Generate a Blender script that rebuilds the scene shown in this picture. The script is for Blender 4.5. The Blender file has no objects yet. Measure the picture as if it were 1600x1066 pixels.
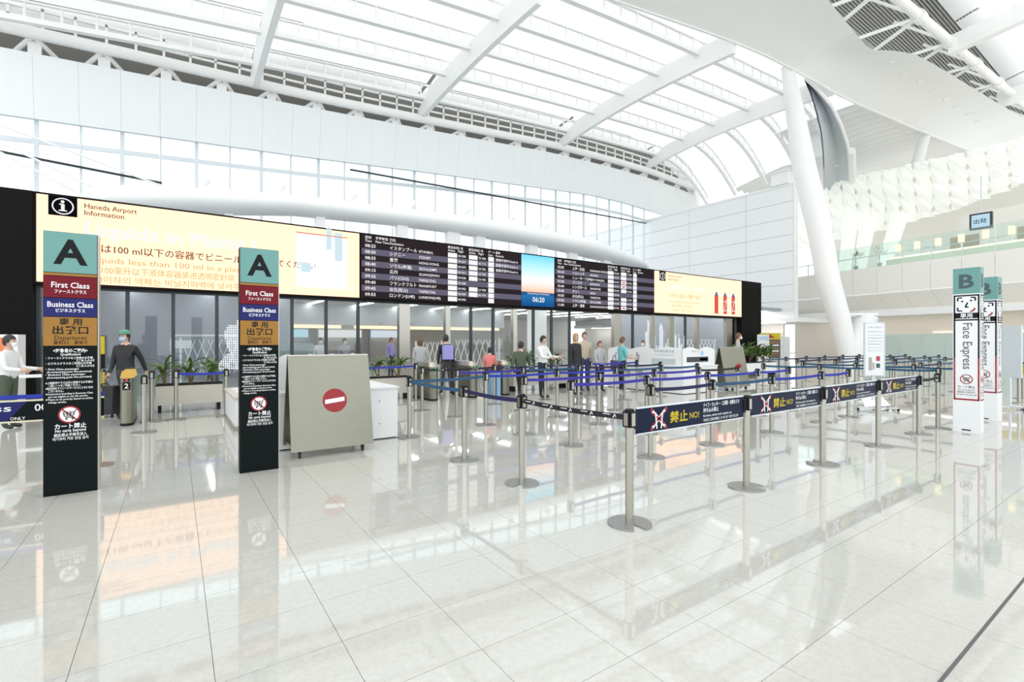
import bpy, math, random
from mathutils import Vector, Matrix
random.seed(7)
S = bpy.context.scene
COL = S.collection
PI = math.pi
R = math.radians

# ------------------------------------------------------------------ camera, sky, exposure
F_PX, YAW, EYE = 763.0, math.atan(526 / 762), 1.6
cam_d = bpy.data.cameras.new('camera')
cam_d.sensor_width = 36.0
cam_d.lens = F_PX / 1600 * 36.0
cam_d.clip_end = 500
cam = bpy.data.objects.new('camera', cam_d)
COL.objects.link(cam)
cam.location = (0, 0, EYE)
cam.rotation_euler = (PI / 2, 0, -YAW)
S.camera = cam

world = bpy.data.worlds.new('overcast_sky')
S.world = world
world.use_nodes = True
bg = world.node_tree.nodes['Background']
bg.inputs[0].default_value = (0.93, 0.97, 1.0, 1)
bg.inputs[1].default_value = 1.5

S.view_settings.view_transform = 'Standard'
S.view_settings.look = 'None'
S.view_settings.gamma = 1
S.view_settings.use_curve_mapping = False
S.view_settings.exposure = 0.36

SN, CS = math.sin(YAW), math.cos(YAW)


def fl(u, v, z=0.0):
    d = (EYE - z) * F_PX / (v - 533)
    r = (u - 800) / F_PX * d
    return (SN * d + CS * r, CS * d - SN * r)


def on_y(u, v, Y):
    t = (u - 800) / F_PX
    d = Y / (CS - SN * t)
    return (d * (SN + CS * t), EYE + (533 - v) / F_PX * d)


def at_d(u, v, d):
    r = (u - 800) / F_PX * d
    return Vector((SN * d + CS * r, CS * d - SN * r, EYE + (533 - v) / F_PX * d))


# ------------------------------------------------------------------ materials
MATS = {}


def mat(name, col, rough=0.5, metal=0.0, emit=None, es=0.0, spec=0.5, noise=None, coat=0.0):
    if name in MATS:
        return MATS[name]
    m = bpy.data.materials.new(name)
    m.use_nodes = True
    nt = m.node_tree
    b = nt.nodes['Principled BSDF']
    b.inputs['Base Color'].default_value = (*col, 1)
    b.inputs['Roughness'].default_value = rough
    b.inputs['Metallic'].default_value = metal
    b.inputs['Specular IOR Level'].default_value = spec
    b.inputs['Coat Weight'].default_value = coat
    if emit:
        b.inputs['Emission Color'].default_value = (*emit, 1)
        b.inputs['Emission Strength'].default_value = es
    if noise:
        sc, amt, stretch = noise
        tc = nt.nodes.new('ShaderNodeTexCoord')
        mp = nt.nodes.new('ShaderNodeMapping')
        mp.inputs['Scale'].default_value = stretch
        nz = nt.nodes.new('ShaderNodeTexNoise')
        nz.inputs['Scale'].default_value = sc
        nz.inputs['Detail'].default_value = 3
        mx = nt.nodes.new('ShaderNodeMix')
        mx.data_type = 'RGBA'
        mx.inputs[6].default_value = (*[c * (1 - amt) for c in col], 1)
        mx.inputs[7].default_value = (*[min(1, c * (1 + amt)) for c in col], 1)
        nt.links.new(tc.outputs['Object'], mp.inputs[0])
        nt.links.new(mp.outputs[0], nz.inputs['Vector'])
        nt.links.new(nz.outputs[0], mx.inputs[0])
        nt.links.new(mx.outputs[2], b.inputs['Base Color'])
    MATS[name] = m
    return m


def srgb(r, g, b):
    f = lambda c: (c / 255 / 12.92) if c <= 10 else ((c / 255 + 0.055) / 1.055) ** 2.4
    return (f(r), f(g), f(b))


def ink(r, g, b):
    return tuple(0.60 * c for c in srgb(r, g, b))


def glass(name, tint, refl=0.10, haze=0.0):
    m = bpy.data.materials.new(name)
    m.use_nodes = True
    nt = m.node_tree
    nt.nodes.clear()
    out = nt.nodes.new('ShaderNodeOutputMaterial')
    tr = nt.nodes.new('ShaderNodeBsdfTransparent')
    tr.inputs[0].default_value = (*tint, 1)
    gl = nt.nodes.new('ShaderNodeBsdfGlossy')
    gl.inputs['Roughness'].default_value = 0.0
    lw_n = nt.nodes.new('ShaderNodeLayerWeight')
    lw_n.inputs[0].default_value = 0.5
    fr = nt.nodes.new('ShaderNodeMath')
    fr.operation = 'POWER'
    fr.inputs[1].default_value = 4.5
    nt.links.new(lw_n.outputs['Facing'], fr.inputs[0])
    ad = nt.nodes.new('ShaderNodeMath')
    ad.operation = 'ADD'
    ad.use_clamp = True
    ad.inputs[1].default_value = refl * 0.5
    mx = nt.nodes.new('ShaderNodeMixShader')
    nt.links.new(fr.outputs[0], ad.inputs[0])
    nt.links.new(ad.outputs[0], mx.inputs[0])
    nt.links.new(tr.outputs[0], mx.inputs[1])
    nt.links.new(gl.outputs[0], mx.inputs[2])
    if haze:
        df = nt.nodes.new('ShaderNodeBsdfDiffuse')
        df.inputs[0].default_value = (*tint, 1)
        m2 = nt.nodes.new('ShaderNodeMixShader')
        m2.inputs[0].default_value = haze
        nt.links.new(mx.outputs[0], m2.inputs[1])
        nt.links.new(df.outputs[0], m2.inputs[2])
        nt.links.new(m2.outputs[0], out.inputs[0])
    else:
        nt.links.new(mx.outputs[0], out.inputs[0])
    MATS[name] = m
    return m


def membrane(name, col, trans):
    m = bpy.data.materials.new(name)
    m.use_nodes = True
    nt = m.node_tree
    nt.nodes.clear()
    out = nt.nodes.new('ShaderNodeOutputMaterial')
    d = nt.nodes.new('ShaderNodeBsdfDiffuse')
    d.inputs[0].default_value = (*col, 1)
    t = nt.nodes.new('ShaderNodeBsdfTranslucent')
    t.inputs[0].default_value = (*col, 1)
    mx = nt.nodes.new('ShaderNodeMixShader')
    mx.inputs[0].default_value = trans
    nt.links.new(d.outputs[0], mx.inputs[1])
    nt.links.new(t.outputs[0], mx.inputs[2])
    nt.links.new(mx.outputs[0], out.inputs[0])
    MATS[name] = m
    return m


def emit_mat(name, col, s):
    m = bpy.data.materials.new(name)
    m.use_nodes = True
    nt = m.node_tree
    nt.nodes.clear()
    out = nt.nodes.new('ShaderNodeOutputMaterial')
    e = nt.nodes.new('ShaderNodeEmission')
    e.inputs[0].default_value = (*col, 1)
    e.inputs[1].default_value = s * 0.75
    nt.links.new(e.outputs[0], out.inputs[0])
    MATS[name] = m
    return m


def floor_mat():
    m = mat('polished_terrazzo', (0.74, 0.73, 0.69), 0.04, spec=0.5)
    nt = m.node_tree
    b = nt.nodes['Principled BSDF']
    b.inputs['IOR'].default_value = 1.95
    geo = nt.nodes.new('ShaderNodeNewGeometry')
    v = nt.nodes.new('ShaderNodeTexVoronoi')
    v.inputs['Scale'].default_value = 75
    nz = nt.nodes.new('ShaderNodeTexNoise')
    nz.inputs['Scale'].default_value = 26
    nz.inputs['Detail'].default_value = 4
    r1 = nt.nodes.new('ShaderNodeValToRGB')
    r1.color_ramp.elements[0].position = 0.10
    r1.color_ramp.elements[0].color = (0.40, 0.38, 0.33, 1)
    r1.color_ramp.elements[1].position = 0.20
    r1.color_ramp.elements[1].color = (0.54, 0.53, 0.48, 1)
    r2 = nt.nodes.new('ShaderNodeValToRGB')
    r2.color_ramp.elements[0].position = 0.35
    r2.color_ramp.elements[0].color = (0.93, 0.93, 0.93, 1)
    r2.color_ramp.elements[1].position = 0.65
    r2.color_ramp.elements[1].color = (1, 1, 1, 1)
    mx = nt.nodes.new('ShaderNodeMix')
    mx.data_type = 'RGBA'
    mx.blend_type = 'MULTIPLY'
    mx.inputs[0].default_value = 1
    nt.links.new(geo.outputs['Position'], v.inputs['Vector'])
    nt.links.new(geo.outputs['Position'], nz.inputs['Vector'])
    nt.links.new(v.outputs['Distance'], r1.inputs[0])
    nt.links.new(nz.outputs[0], r2.inputs[0])
    nt.links.new(r1.outputs[0], mx.inputs[6])
    nt.links.new(r2.outputs[0], mx.inputs[7])
    nt.links.new(mx.outputs[2], b.inputs['Base Color'])
    return m


M_FLOOR = floor_mat()
M_GROUT = mat('grout', (0.40, 0.39, 0.36), 0.8)
M_JOINT = mat('expansion_joint', (0.10, 0.10, 0.10), 0.6)
M_WHITE = mat('white_paint', (0.88, 0.88, 0.87), 0.45)
M_STEELW = mat('white_steelwork', (0.90, 0.90, 0.88), 0.5)
M_CLAD = mat('pale_cladding', (0.84, 0.86, 0.86), 0.5, noise=(3, 0.02, (1, 1, 0.1)))
M_SOFF = mat('soffit_sheet', (0.87, 0.87, 0.85), 0.5, noise=(0.5, 0.02, (1, 1, 1)))
M_ROOF = membrane('roof_membrane', (0.95, 0.95, 0.935), 0.56)  # translucency added so sky light glows through, in place of uplights
M_DARK = mat('recess_shade', (0.13, 0.125, 0.11), 0.8)  # dark tone painted in for the shade of the eaves recess
M_LOUV = mat('louvre_grey', (0.42, 0.42, 0.40), 0.7)
M_WALLP = mat('white_wall_panel', (0.88, 0.885, 0.88), 0.35)
M_WARM = mat('warm_white_panel', (0.87, 0.845, 0.79), 0.4)
M_BEIGE = mat('beige_wall', (0.74, 0.70, 0.65), 0.5)
M_LILAC = mat('lilac_wall', (0.36, 0.38, 0.435), 0.5)
M_HALL = mat('hall_ceiling', (0.36, 0.38, 0.40), 0.5)
M_BLACK = mat('black_laminate', (0.007, 0.0065, 0.006), 0.6, spec=0.08, noise=(8, 0.3, (1, 1, 1)))
M_FRAME = mat('dark_window_frame', (0.03, 0.04, 0.045), 0.4)
M_ALU = mat('window_aluminium', (0.66, 0.71, 0.74), 0.4, 0.2)
M_STEEL = mat('brushed_steel', (0.45, 0.435, 0.385), 0.30, 1.0, noise=(40, 0.06, (1, 1, 0.05)))
M_STEELB = mat('steel_sheet', (0.275, 0.27, 0.215), 0.38, 1.0, noise=(5, 0.06, (1, 1, 3)))
M_BASE = mat('base_steel', (0.40, 0.40, 0.385), 0.42, 1.0)
M_BLK = mat('black_plastic', (0.012, 0.012, 0.014), 0.45, spec=0.2)
M_RUB = mat('rubber', (0.03, 0.03, 0.03), 0.7)
M_GLASS = glass('clear_glass', (0.93, 0.96, 0.97), 0.08)
M_GLASSG = glass('green_glass', (0.90, 0.97, 0.95), 0.08, 0.06)
M_FROST = glass('frosted_glass', (0.80, 0.90, 0.88), 0.06, 0.55)
M_GLASSB = glass('blue_top_glass', (0.78, 0.90, 0.95), 0.08, 0.12)
M_COUNTER = mat('counter_white', (0.78, 0.785, 0.78), 0.35)
M_CREAM = mat('planter_cream', (0.55, 0.52, 0.45), 0.45)
M_GREEN = mat('leaf_green', (0.075, 0.15, 0.028), 0.4, noise=(9, 0.35, (1, 1, 1)))
M_STALK = mat('stalk', (0.16, 0.12, 0.06), 0.7)
M_SOIL = mat('soil', (0.05, 0.035, 0.025), 0.9)
M_TEAL_SIGN = mat('sign_teal', ink(128, 190, 182), 0.4)
M_INK = mat('ink_black', (0.010, 0.011, 0.012), 0.5, spec=0.15)
M_INKG = mat('ink_grey', ink(82, 108, 112), 0.5)
M_SGN_DK = mat('sign_dark_green', ink(12, 24, 24), 0.45, spec=0.12)
M_SGN_RED = mat('sign_red', ink(140, 22, 42), 0.45, spec=0.2)
M_SGN_BLUE = mat('sign_blue', ink(45, 50, 125), 0.45, spec=0.2)
M_SGN_GOLD = mat('sign_gold', ink(190, 132, 25), 0.35, noise=(3, 0.15, (1, 1, 1)))
M_TXT_W = mat('print_white', (0.85, 0.85, 0.85), 0.5)
M_TXT_Y = mat('print_yellow', ink(245, 215, 20), 0.5)
M_RED = mat('print_red', ink(190, 20, 40), 0.4)
M_PINK = mat('print_pink', ink(232, 80, 110), 0.5)
M_NAVYP = mat('banner_navy', ink(20, 34, 66), 0.5, spec=0.15)
M_SHEET = mat('sign_white', (0.80, 0.81, 0.815), 0.3)
M_GREY_TX = mat('print_grey', (0.35, 0.36, 0.37), 0.5)
BELT = {
    'blue': mat('belt_blue', ink(40, 62, 200), 0.6),
    'purple': mat('belt_violet', ink(66, 58, 190), 0.6),
    'teal': mat('belt_teal', ink(44, 98, 140), 0.6),
    'navy': mat('belt_navy', ink(28, 26, 92), 0.6),
    'black': mat('belt_black', ink(24, 22, 34), 0.6),
}
# luminous screen colours
E_YEL = emit_mat('screen_cream', (1.0, 0.63, 0.42), 1.8)
E_WHT = emit_mat('screen_white', (1, 1, 1), 1.25)
E_BLK = emit_mat('screen_black', srgb(52, 44, 48), 0.9)
E_GRY = emit_mat('screen_grey', srgb(112, 108, 128), 0.9)
E_TXT = emit_mat('screen_text_white', (1, 1, 1), 1.0)
E_BRN = emit_mat('screen_brown', srgb(120, 58, 20), 0.9)
E_ORG = emit_mat('screen_orange', srgb(238, 178, 120), 1.0)
E_RED = emit_mat('screen_red', srgb(238, 90, 80), 1.0)
E_INK = emit_mat('screen_ink', srgb(20, 20, 26), 0.8)
E_PALE = emit_mat('screen_pale_blue', srgb(215, 240, 248), 1.0)
E_LAMP = emit_mat('lamp_glow', (1.0, 0.72, 0.42), 2.2)
E_TUBE = emit_mat('linear_light', (1.0, 0.98, 0.95), 14.0)
E_STRIP = emit_mat('cove_light', (1.0, 0.96, 0.72), 1.6)
E_WARM = emit_mat('shop_light', (1.0, 0.80, 0.55), 1.3)
E_GRN = emit_mat('led_green', (0.1, 0.9, 0.3), 1.5)
E_LRED = emit_mat('led_red', (1.0, 0.05, 0.05), 1.6)
E_AMB = emit_mat('amber_top', (1.0, 0.68, 0.18), 0.75)
E_BLUEW = emit_mat('backlit_lantern', (0.98, 1.0, 0.97), 0.22)


def sunset_mat():
    m = bpy.data.materials.new('screen_sunset')
    m.use_nodes = True
    nt = m.node_tree
    nt.nodes.clear()
    out = nt.nodes.new('ShaderNodeOutputMaterial')
    e = nt.nodes.new('ShaderNodeEmission')
    tc = nt.nodes.new('ShaderNodeTexCoord')
    sp = nt.nodes.new('ShaderNodeSeparateXYZ')
    rp = nt.nodes.new('ShaderNodeValToRGB')
    cr = rp.color_ramp
    stops = [(0.0, (20, 74, 130)), (0.2, (40, 105, 160)), (0.27, (30, 70, 120)), (0.29, (248, 190, 160)),
             (0.45, (250, 225, 220)), (0.7, (190, 232, 250)), (1.0, (110, 205, 245))]
    cr.elements[0].position, cr.elements[0].color = stops[0][0], (*srgb(*stops[0][1]), 1)
    cr.elements[1].position, cr.elements[1].color = stops[-1][0], (*srgb(*stops[-1][1]), 1)
    for p, c in stops[1:-1]:
        el = cr.elements.new(p)
        el.color = (*srgb(*c), 1)
    nt.links.new(tc.outputs['Generated'], sp.inputs[0])
    nt.links.new(sp.outputs['Z'], rp.inputs[0])
    nt.links.new(rp.outputs[0], e.inputs[0])
    nt.links.new(e.outputs[0], out.inputs[0])
    return m


# ------------------------------------------------------------------ mesh building
_tc = bpy.data.curves.new('text_source', 'FONT')
_to = bpy.data.objects.new('text_source', _tc)
_TXT = {}


def text_geo(body, bold=0.0):
    k = (body, bold)
    if k not in _TXT:
        _tc.body = body
        _tc.resolution_u = 2
        _tc.offset = bold
        _tc.fill_mode = 'FRONT'
        me = _to.to_mesh()
        vs = [(v.co.x, v.co.y) for v in me.vertices]
        fs = [tuple(p.vertices) for p in me.polygons]
        _to.to_mesh_clear()
        xs = [v[0] for v in vs] or [0]
        _TXT[k] = (vs, fs, min(xs), max(xs))
    return _TXT[k]


class MB:
    def __init__(self):
        self.v, self.f, self.m = [], [], []

    def add(self, vs, fs, mi=0):
        n = len(self.v)
        self.v += [tuple(p) for p in vs]
        self.f += [tuple(i + n for i in q) for q in fs]
        self.m += [mi] * len(fs)
        return self

    def box(self, c, s, mi=0, rz=0.0, mtx=None):
        x, y, z = s[0] / 2, s[1] / 2, s[2] / 2
        vs = [Vector((i * x, j * y, k * z)) for k in (-1, 1) for j in (-1, 1) for i in (-1, 1)]
        if rz:
            mtx = Matrix.Rotation(rz, 3, 'Z')
        if mtx is not None:
            vs = [mtx @ p for p in vs]
        c = Vector(c)
        vs = [p + c for p in vs]
        return self.add(vs, [(0, 2, 3, 1), (4, 5, 7, 6), (0, 1, 5, 4), (2, 6, 7, 3), (0, 4, 6, 2), (1, 3, 7, 5)], mi)

    def b2(self, lo, hi, mi=0):
        return self.box([(a + b) / 2 for a, b in zip(lo, hi)], [b - a for a, b in zip(lo, hi)], mi)

    def bar(self, p0, p1, w, h, mi=0, up=(0, 0, 1)):
        p0, p1 = Vector(p0), Vector(p1)
        a = (p1 - p0).normalized()
        up = Vector(up)
        sd = a.cross(up)
        if sd.length < 1e-4:
            sd = Vector((1, 0, 0))
        sd.normalize()
        u = sd.cross(a)
        vs = []
        for p in (p0, p1):
            for sx, sy in ((-1, -1), (1, -1), (1, 1), (-1, 1)):
                vs.append(p + sd * sx * w / 2 + u * sy * h / 2)
        return self.add(vs, [(3, 2, 1, 0), (4, 5, 6, 7), (0, 1, 5, 4), (1, 2, 6, 5), (2, 3, 7, 6), (3, 0, 4, 7)], mi)

    def tube(self, pts, rs, seg=12, mi=0, sx=1.0, caps=True):
        pts = [Vector(p) for p in pts]
        if not hasattr(rs, '__len__'):
            rs = [rs] * len(pts)
        vs, fs = [], []
        for i, p in enumerate(pts):
            a = (pts[min(i + 1, len(pts) - 1)] - pts[max(i - 1, 0)]).normalized()
            ref = Vector((0, 0, 1)) if abs(a.z) < 0.9 else Vector((0, 1, 0))
            x = a.cross(ref).normalized()
            y = x.cross(a)
            for k in range(seg):
                t = 2 * PI * k / seg
                vs.append(p + (x * math.cos(t) * sx + y * math.sin(t)) * rs[i])
        for i in range(len(pts) - 1):
            for k in range(seg):
                k2 = (k + 1) % seg
                fs.append((i * seg + k, i * seg + k2, (i + 1) * seg + k2, (i + 1) * seg + k))
        if caps:
            fs.append(tuple(range(seg))[::-1])
            fs.append(tuple((len(pts) - 1) * seg + k for k in range(seg)))
        return self.add(vs, fs, mi)

    def lathe(self, prof, seg=16, mi=0, c=(0, 0, 0)):
        vs, fs = [], []
        for r, z in prof:
            for k in range(seg):
                t = 2 * PI * k / seg
                vs.append((c[0] + r * math.cos(t), c[1] + r * math.sin(t), c[2] + z))
        for i in range(len(prof) - 1):
            for k in range(seg):
                k2 = (k + 1) % seg
                fs.append((i * seg + k, i * seg + k2, (i + 1) * seg + k2, (i + 1) * seg + k))
        fs.append(tuple(range(seg))[::-1])
        fs.append(tuple((len(prof) - 1) * seg + k for k in range(seg)))
        return self.add(vs, fs, mi)

    def prism(self, poly, z0, z1, mi=0):
        n = len(poly)
        vs = [(x, y, z0) for x, y in poly] + [(x, y, z1) for x, y in poly]
        fs = [tuple(range(n))[::-1], tuple(range(n, 2 * n))]
        fs += [(i, (i + 1) % n, n + (i + 1) % n, n + i) for i in range(n)]
        return self.add(vs, fs, mi)

    def extr(self, poly, vec, mi=0):
        n = len(poly)
        vec = Vector(vec)
        vs = [Vector(p) for p in poly] + [Vector(p) + vec for p in poly]
        fs = [tuple(range(n))[::-1], tuple(range(n, 2 * n))]
        fs += [(i, (i + 1) % n, n + (i + 1) % n, n + i) for i in range(n)]
        return self.add(vs, fs, mi)

    def grid(self, fn, nu, nv, mi=0):
        vs = [fn(i / nu, j / nv) for j in range(nv + 1) for i in range(nu + 1)]
        fs = [(j * (nu + 1) + i, j * (nu + 1) + i + 1, (j + 1) * (nu + 1) + i + 1, (j + 1) * (nu + 1) + i)
              for j in range(nv) for i in range(nu)]
        return self.add(vs, fs, mi)

    def ball(self, c, r, seg=12, rings=8, mi=0, s=(1, 1, 1)):
        vs, fs = [], []
        for j in range(rings + 1):
            ph = PI * j / rings
            for k in range(seg):
                t = 2 * PI * k / seg
                vs.append((c[0] + r * s[0] * math.sin(ph) * math.cos(t), c[1] + r * s[1] * math.sin(ph) * math.sin(t),
                           c[2] + r * s[2] * math.cos(ph)))
        for j in range(rings):
            for k in range(seg):
                k2 = (k + 1) % seg
                fs.append((j * seg + k, (j + 1) * seg + k, (j + 1) * seg + k2, j * seg + k2))
        return self.add(vs, fs, mi)

    def mesh(self, name, mats, smooth=False):
        me = bpy.data.meshes.new(name)
        me.from_pydata(self.v, [], self.f)
        if not isinstance(mats, (list, tuple)):
            mats = [mats]
        for m in mats:
            me.materials.append(m)
        if len(mats) > 1:
            me.polygons.foreach_set('material_index', self.m)
        if smooth:
            me.polygons.foreach_set('use_smooth', [True] * len(me.polygons))
            me.set_sharp_from_angle(angle=R(40))
        me.update()
        return me

    def build(self, name, mats, parent=None, loc=None, rz=0.0, smooth=False):
        return put(name, self.mesh(name, mats, smooth), parent, loc, rz)


def put(name, me, parent=None, loc=None, rz=0.0):
    o = bpy.data.objects.new(name, me)
    COL.objects.link(o)
    o.parent = parent
    if loc is not None:
        o.location = loc
    o.rotation_euler = (0, 0, rz)
    return o


class Flat:
    """flat print on a plane: origin, right and up vectors; layer height along the normal"""

    def __init__(self, o, r, u, h=0.002):
        self.o, self.r, self.u = Vector(o), Vector(r).normalized(), Vector(u).normalized()
        self.n = self.r.cross(self.u)
        self.h = h
        self.mb = MB()

    def p(self, x, y, k=1):
        return self.o + self.r * x + self.u * y + self.n * self.h * k

    def poly(self, pts, mi=0, k=1):
        self.mb.add([self.p(x, y, k) for x, y in pts], [tuple(range(len(pts)))], mi)
        return self

    def rect(self, x0, y0, x1, y1, mi=0, k=1):
        return self.poly([(x0, y0), (x1, y0), (x1, y1), (x0, y1)], mi, k)

    def disc(self, cx, cy, r, mi=0, k=1, n=24, sy=1.0):
        return self.poly([(cx + r * math.cos(2 * PI * i / n), cy + sy * r * math.sin(2 * PI * i / n)) for i in range(n)], mi, k)

    def ring(self, cx, cy, r0, r1, mi=0, k=1, n=28, a0=0, a1=2 * PI):
        for i in range(n):
            t0, t1 = a0 + (a1 - a0) * i / n, a0 + (a1 - a0) * (i + 1) / n
            self.poly([(cx + r0 * math.cos(t0), cy + r0 * math.sin(t0)), (cx + r1 * math.cos(t0), cy + r1 * math.sin(t0)),
                       (cx + r1 * math.cos(t1), cy + r1 * math.sin(t1)), (cx + r0 * math.cos(t1), cy + r0 * math.sin(t1))], mi, k)
        return self

    def line(self, x0, y0, x1, y1, w, mi=0, k=1):
        a = math.hypot(x1 - x0, y1 - y0)
        nx, ny = -(y1 - y0) / a * w / 2, (x1 - x0) / a * w / 2
        return self.poly([(x0 - nx, y0 - ny), (x1 - nx, y1 - ny), (x1 + nx, y1 + ny), (x0 + nx, y0 + ny)], mi, k)

    def text(self, body, x, y, size, mi=0, k=1, al='l', width=None, bold=0.0, rot=0):
        vs, fs, x0, x1 = text_geo(body, bold)
        w = (x1 - x0) * size
        kx = (width / w) if (width and w > 0) else 1.0
        W = w * kx
        off = {'l': 0, 'c': -W / 2, 'r': -W}[al]
        out = []
        for a, b in vs:
            px, py = (a - x0) * size * kx + off, b * size
            if rot:
                px, py = py, -px
            out.append(self.p(x + px, y + py, k))
        self.mb.add(out, fs, mi)
        return self

    def cart(self, cx, cy, r, white=0, red=1, black=2):
        self.disc(cx, cy, r, white, 1)
        self.ring(cx, cy, r * 0.84, r, red, 2)
        w = r * 0.075
        L = lambda a, b, c, d, mi=black, k=3, ww=w: self.line(cx + a * r, cy + b * r, cx + c * r, cy + d * r, ww, mi, k)
        L(-.55, .30, .42, .30); L(-.42, -.18, .34, -.18); L(-.55, .30, -.42, -.18); L(.34, -.18, .52, .48)
        L(.52, .48, .68, .50)
        L(-.5, .08, .40, .08); L(-.2, .30, -.16, -.18); L(.1, .30, .1, -.18); L(-.38, -.33, .42, -.33)
        self.disc(cx - .25 * r, cy - .5 * r, r * .1, black, 3, 10)
        self.disc(cx + .28 * r, cy - .5 * r, r * .1, black, 3, 10)
        L(-.62, .62, .62, -.62, red, 2, r * 0.14)
        return self

    def build(self, name, mats, parent=None):
        return self.mb.build(name, mats, parent)


def tag(o, label, cat, group=None):
    o['label'] = label
    o['category'] = cat
    if group:
        o['group'] = group
    return o


def thing(name, label, cat, loc=(0, 0, 0), rz=0.0, group=None):
    o = put(name, None, None, loc, rz)
    return tag(o, label, cat, group)


def struct(o, label=None, cat=None):
    o['kind'] = 'structure'
    if label:
        o['label'] = label
    if cat:
        o['category'] = cat
    return o


def lerp(tab, x):
    if x <= tab[0][0]:
        (a, b), (c, d) = tab[0], tab[1]
    elif x >= tab[-1][0]:
        (a, b), (c, d) = tab[-2], tab[-1]
    else:
        for (a, b), (c, d) in zip(tab, tab[1:]):
            if a <= x <= c:
                break
    return b + (d - b) * (x - a) / (c - a)


ORD = ['first', 'second', 'third', 'fourth', 'fifth', 'sixth', 'seventh', 'eighth', 'ninth', 'tenth', 'eleventh', 'twelfth']

# ================================================================== FLOOR
fl_o = MB().b2((-30, -14, -0.30), (75, 60, -0.012)).build('floor', M_GROUT)
struct(fl_o, 'polished pale terrazzo floor with fine tile joints', 'floor')
TX, TY, OX, OY = 0.577, 0.477, 0.156, 0.745
g = 0.0014


def tile_mb(mb, x, y, nx=1, ny=1):
    return mb.add([(x + g, y + g, 0), (x + TX - g, y + g, 0), (x + TX - g, y + TY - g, 0), (x + g, y + TY - g, 0),
                   (x + g, y + g, -0.011), (x + TX - g, y + g, -0.011), (x + TX - g, y + TY - g, -0.011), (x + g, y + TY - g, -0.011)],
                  [(0, 1, 2, 3), (4, 5, 1, 0), (5, 6, 2, 1), (6, 7, 3, 2), (7, 4, 0, 3)])


cand, rest = [], []
for i in range(-30, 110):
    for j in range(-26, 100):
        x, y = OX + i * TX, OY + j * TY
        if j == -1:
            pass
        cx, cy = x + TX / 2, y + TY / 2
        d, r = SN * cx + CS * cy, CS * cx - SN * cy
        if d > 1.6 and abs(r) < d * 1.05 + 0.6 and d < 60:
            cand.append((d, x, y))
        elif -12 < x < 40 and -10 < y < 20:
            rest.append((x, y))
cand.sort()
tile_me = tile_mb(MB(), 0, 0).mesh('floor_tile', M_FLOOR)
for d, x, y in cand[:300]:
    put('floor_tile', tile_me, fl_o, (x, y, 0))
mb = MB()
for d, x, y in cand[300:]:
    tile_mb(mb, x, y)
for x, y in rest:
    tile_mb(mb, x, y)
st = mb.build('distant_floor_tiles', M_FLOOR, fl_o)
st['kind'] = 'stuff'
MB().b2((-12, OY - 0.008, -0.011), (45, OY + 0.008, 0.0006)).build('expansion_joint', M_JOINT, fl_o)

# ================================================================== INFORMATION BOARD PORTAL  (plane Y = 17)
BY = 17.0
ZB, ZT = 3.11, 5.33
board = thing('departure_board', 'long black overhead board with cream and flight information screens above the glass doors', 'display board', (12, BY, 0))


def loc_mb(o, mb):
    """shift world-space geometry into the frame of an unrotated parent"""
    mb.v = [(v[0] - o.location.x, v[1] - o.location.y, v[2] - o.location.z) for v in mb.v]
    return mb


def wpart(name, mb, mats, parent, smooth=False):
    """part given in world coordinates under an unrotated thing (or its part)"""
    root = parent
    while root.parent:
        root = root.parent
    return loc_mb(root, mb).build(name, mats, parent, smooth=smooth)


wpart('casing', MB().b2((-2.95, BY + 0.02, ZB - 0.07), (29.2, BY + 0.9, ZT + 0.06)), M_BLACK, board)
wpart('end_pier', MB().b2((-13, BY - 0.01, 0.0), (-2.95, BY + 0.9, ZT + 0.06)), M_BLACK, board)
wpart('end_pier', MB().b2((29.2, BY - 0.01, 0.0), (31.5, BY + 0.9, ZT + 0.06)), M_BLACK, board)
UP, RT = (0, 0, 1), (1, 0, 0)


def screen(name, x0, x1, m, par=board):
    return wpart(name, MB().b2((x0, BY - 0.03, ZB), (x1, BY + 0.02, ZT)), m, par)


def wflat(o, r=RT, u=UP, h=0.004):
    return Flat(o, r, u, h)


# --- cream liquids screen
sc1 = screen('liquids_screen', -2.88, 5.27, E_YEL)
F = wflat((-2.88, BY - 0.03, ZB))
W = 8.15
F.rect(.22, 1.72, .78, 2.22, 0); F.disc(.50, 1.97, .215, 1, 2); F.disc(.50, 1.97, .185, 0, 3)
F.rect(.465, 1.85, .535, 2.02, 1, 4); F.rect(.43, 2.0, .52, 2.03, 1, 4); F.rect(.42, 1.84, .58, 1.87, 1, 4); F.disc(.495, 2.085, .038, 1, 4)
F.mb = loc_mb(board, F.mb)
F.build('information_symbol', [E_INK, E_TXT], sc1)
for body, x, y, size, m, w, bo in (
        ('Haneda Airport', 0.92, 1.99, .19, E_BRN, 1.1, .01),
        ('Information', 0.92, 1.81, .19, E_BRN, .82, .01),
        ('Liquids in Plastic !', 0.92, 1.28, .50, E_TXT, 4.05, .03),
        ('液体物は100 ml以下の容器でビニール袋に入れてください', .52, .87, .25, E_BRN, 6.2, .008),
        ('Put liquids less than 100 ml in a plastic bag', 0.66, .58, .22, E_ORG, 4.55, 0),
        ('请将100毫升以下液体容器装进透明密封袋', 0.86, .31, .22, E_ORG, 3.5, 0),
        ('100 ml이하의 액체는 비닐지퍼백에 넣어주세요', 0.72, .05, .22, E_ORG, 4.2, 0),
        ):
    F = wflat((-2.88, BY - 0.03, ZB))
    F.text(body, x, y, size, 0, 1, width=w, bold=bo)
    F.mb = loc_mb(board, F.mb)
    F.build('text_line', [m], sc1)
F = wflat((-2.88, BY - 0.03, ZB))
F.rect(6.1, .25, 7.75, 2.02, 0); F.rect(6.1, 2.0, 7.75, 2.03, 1, 2)
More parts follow.
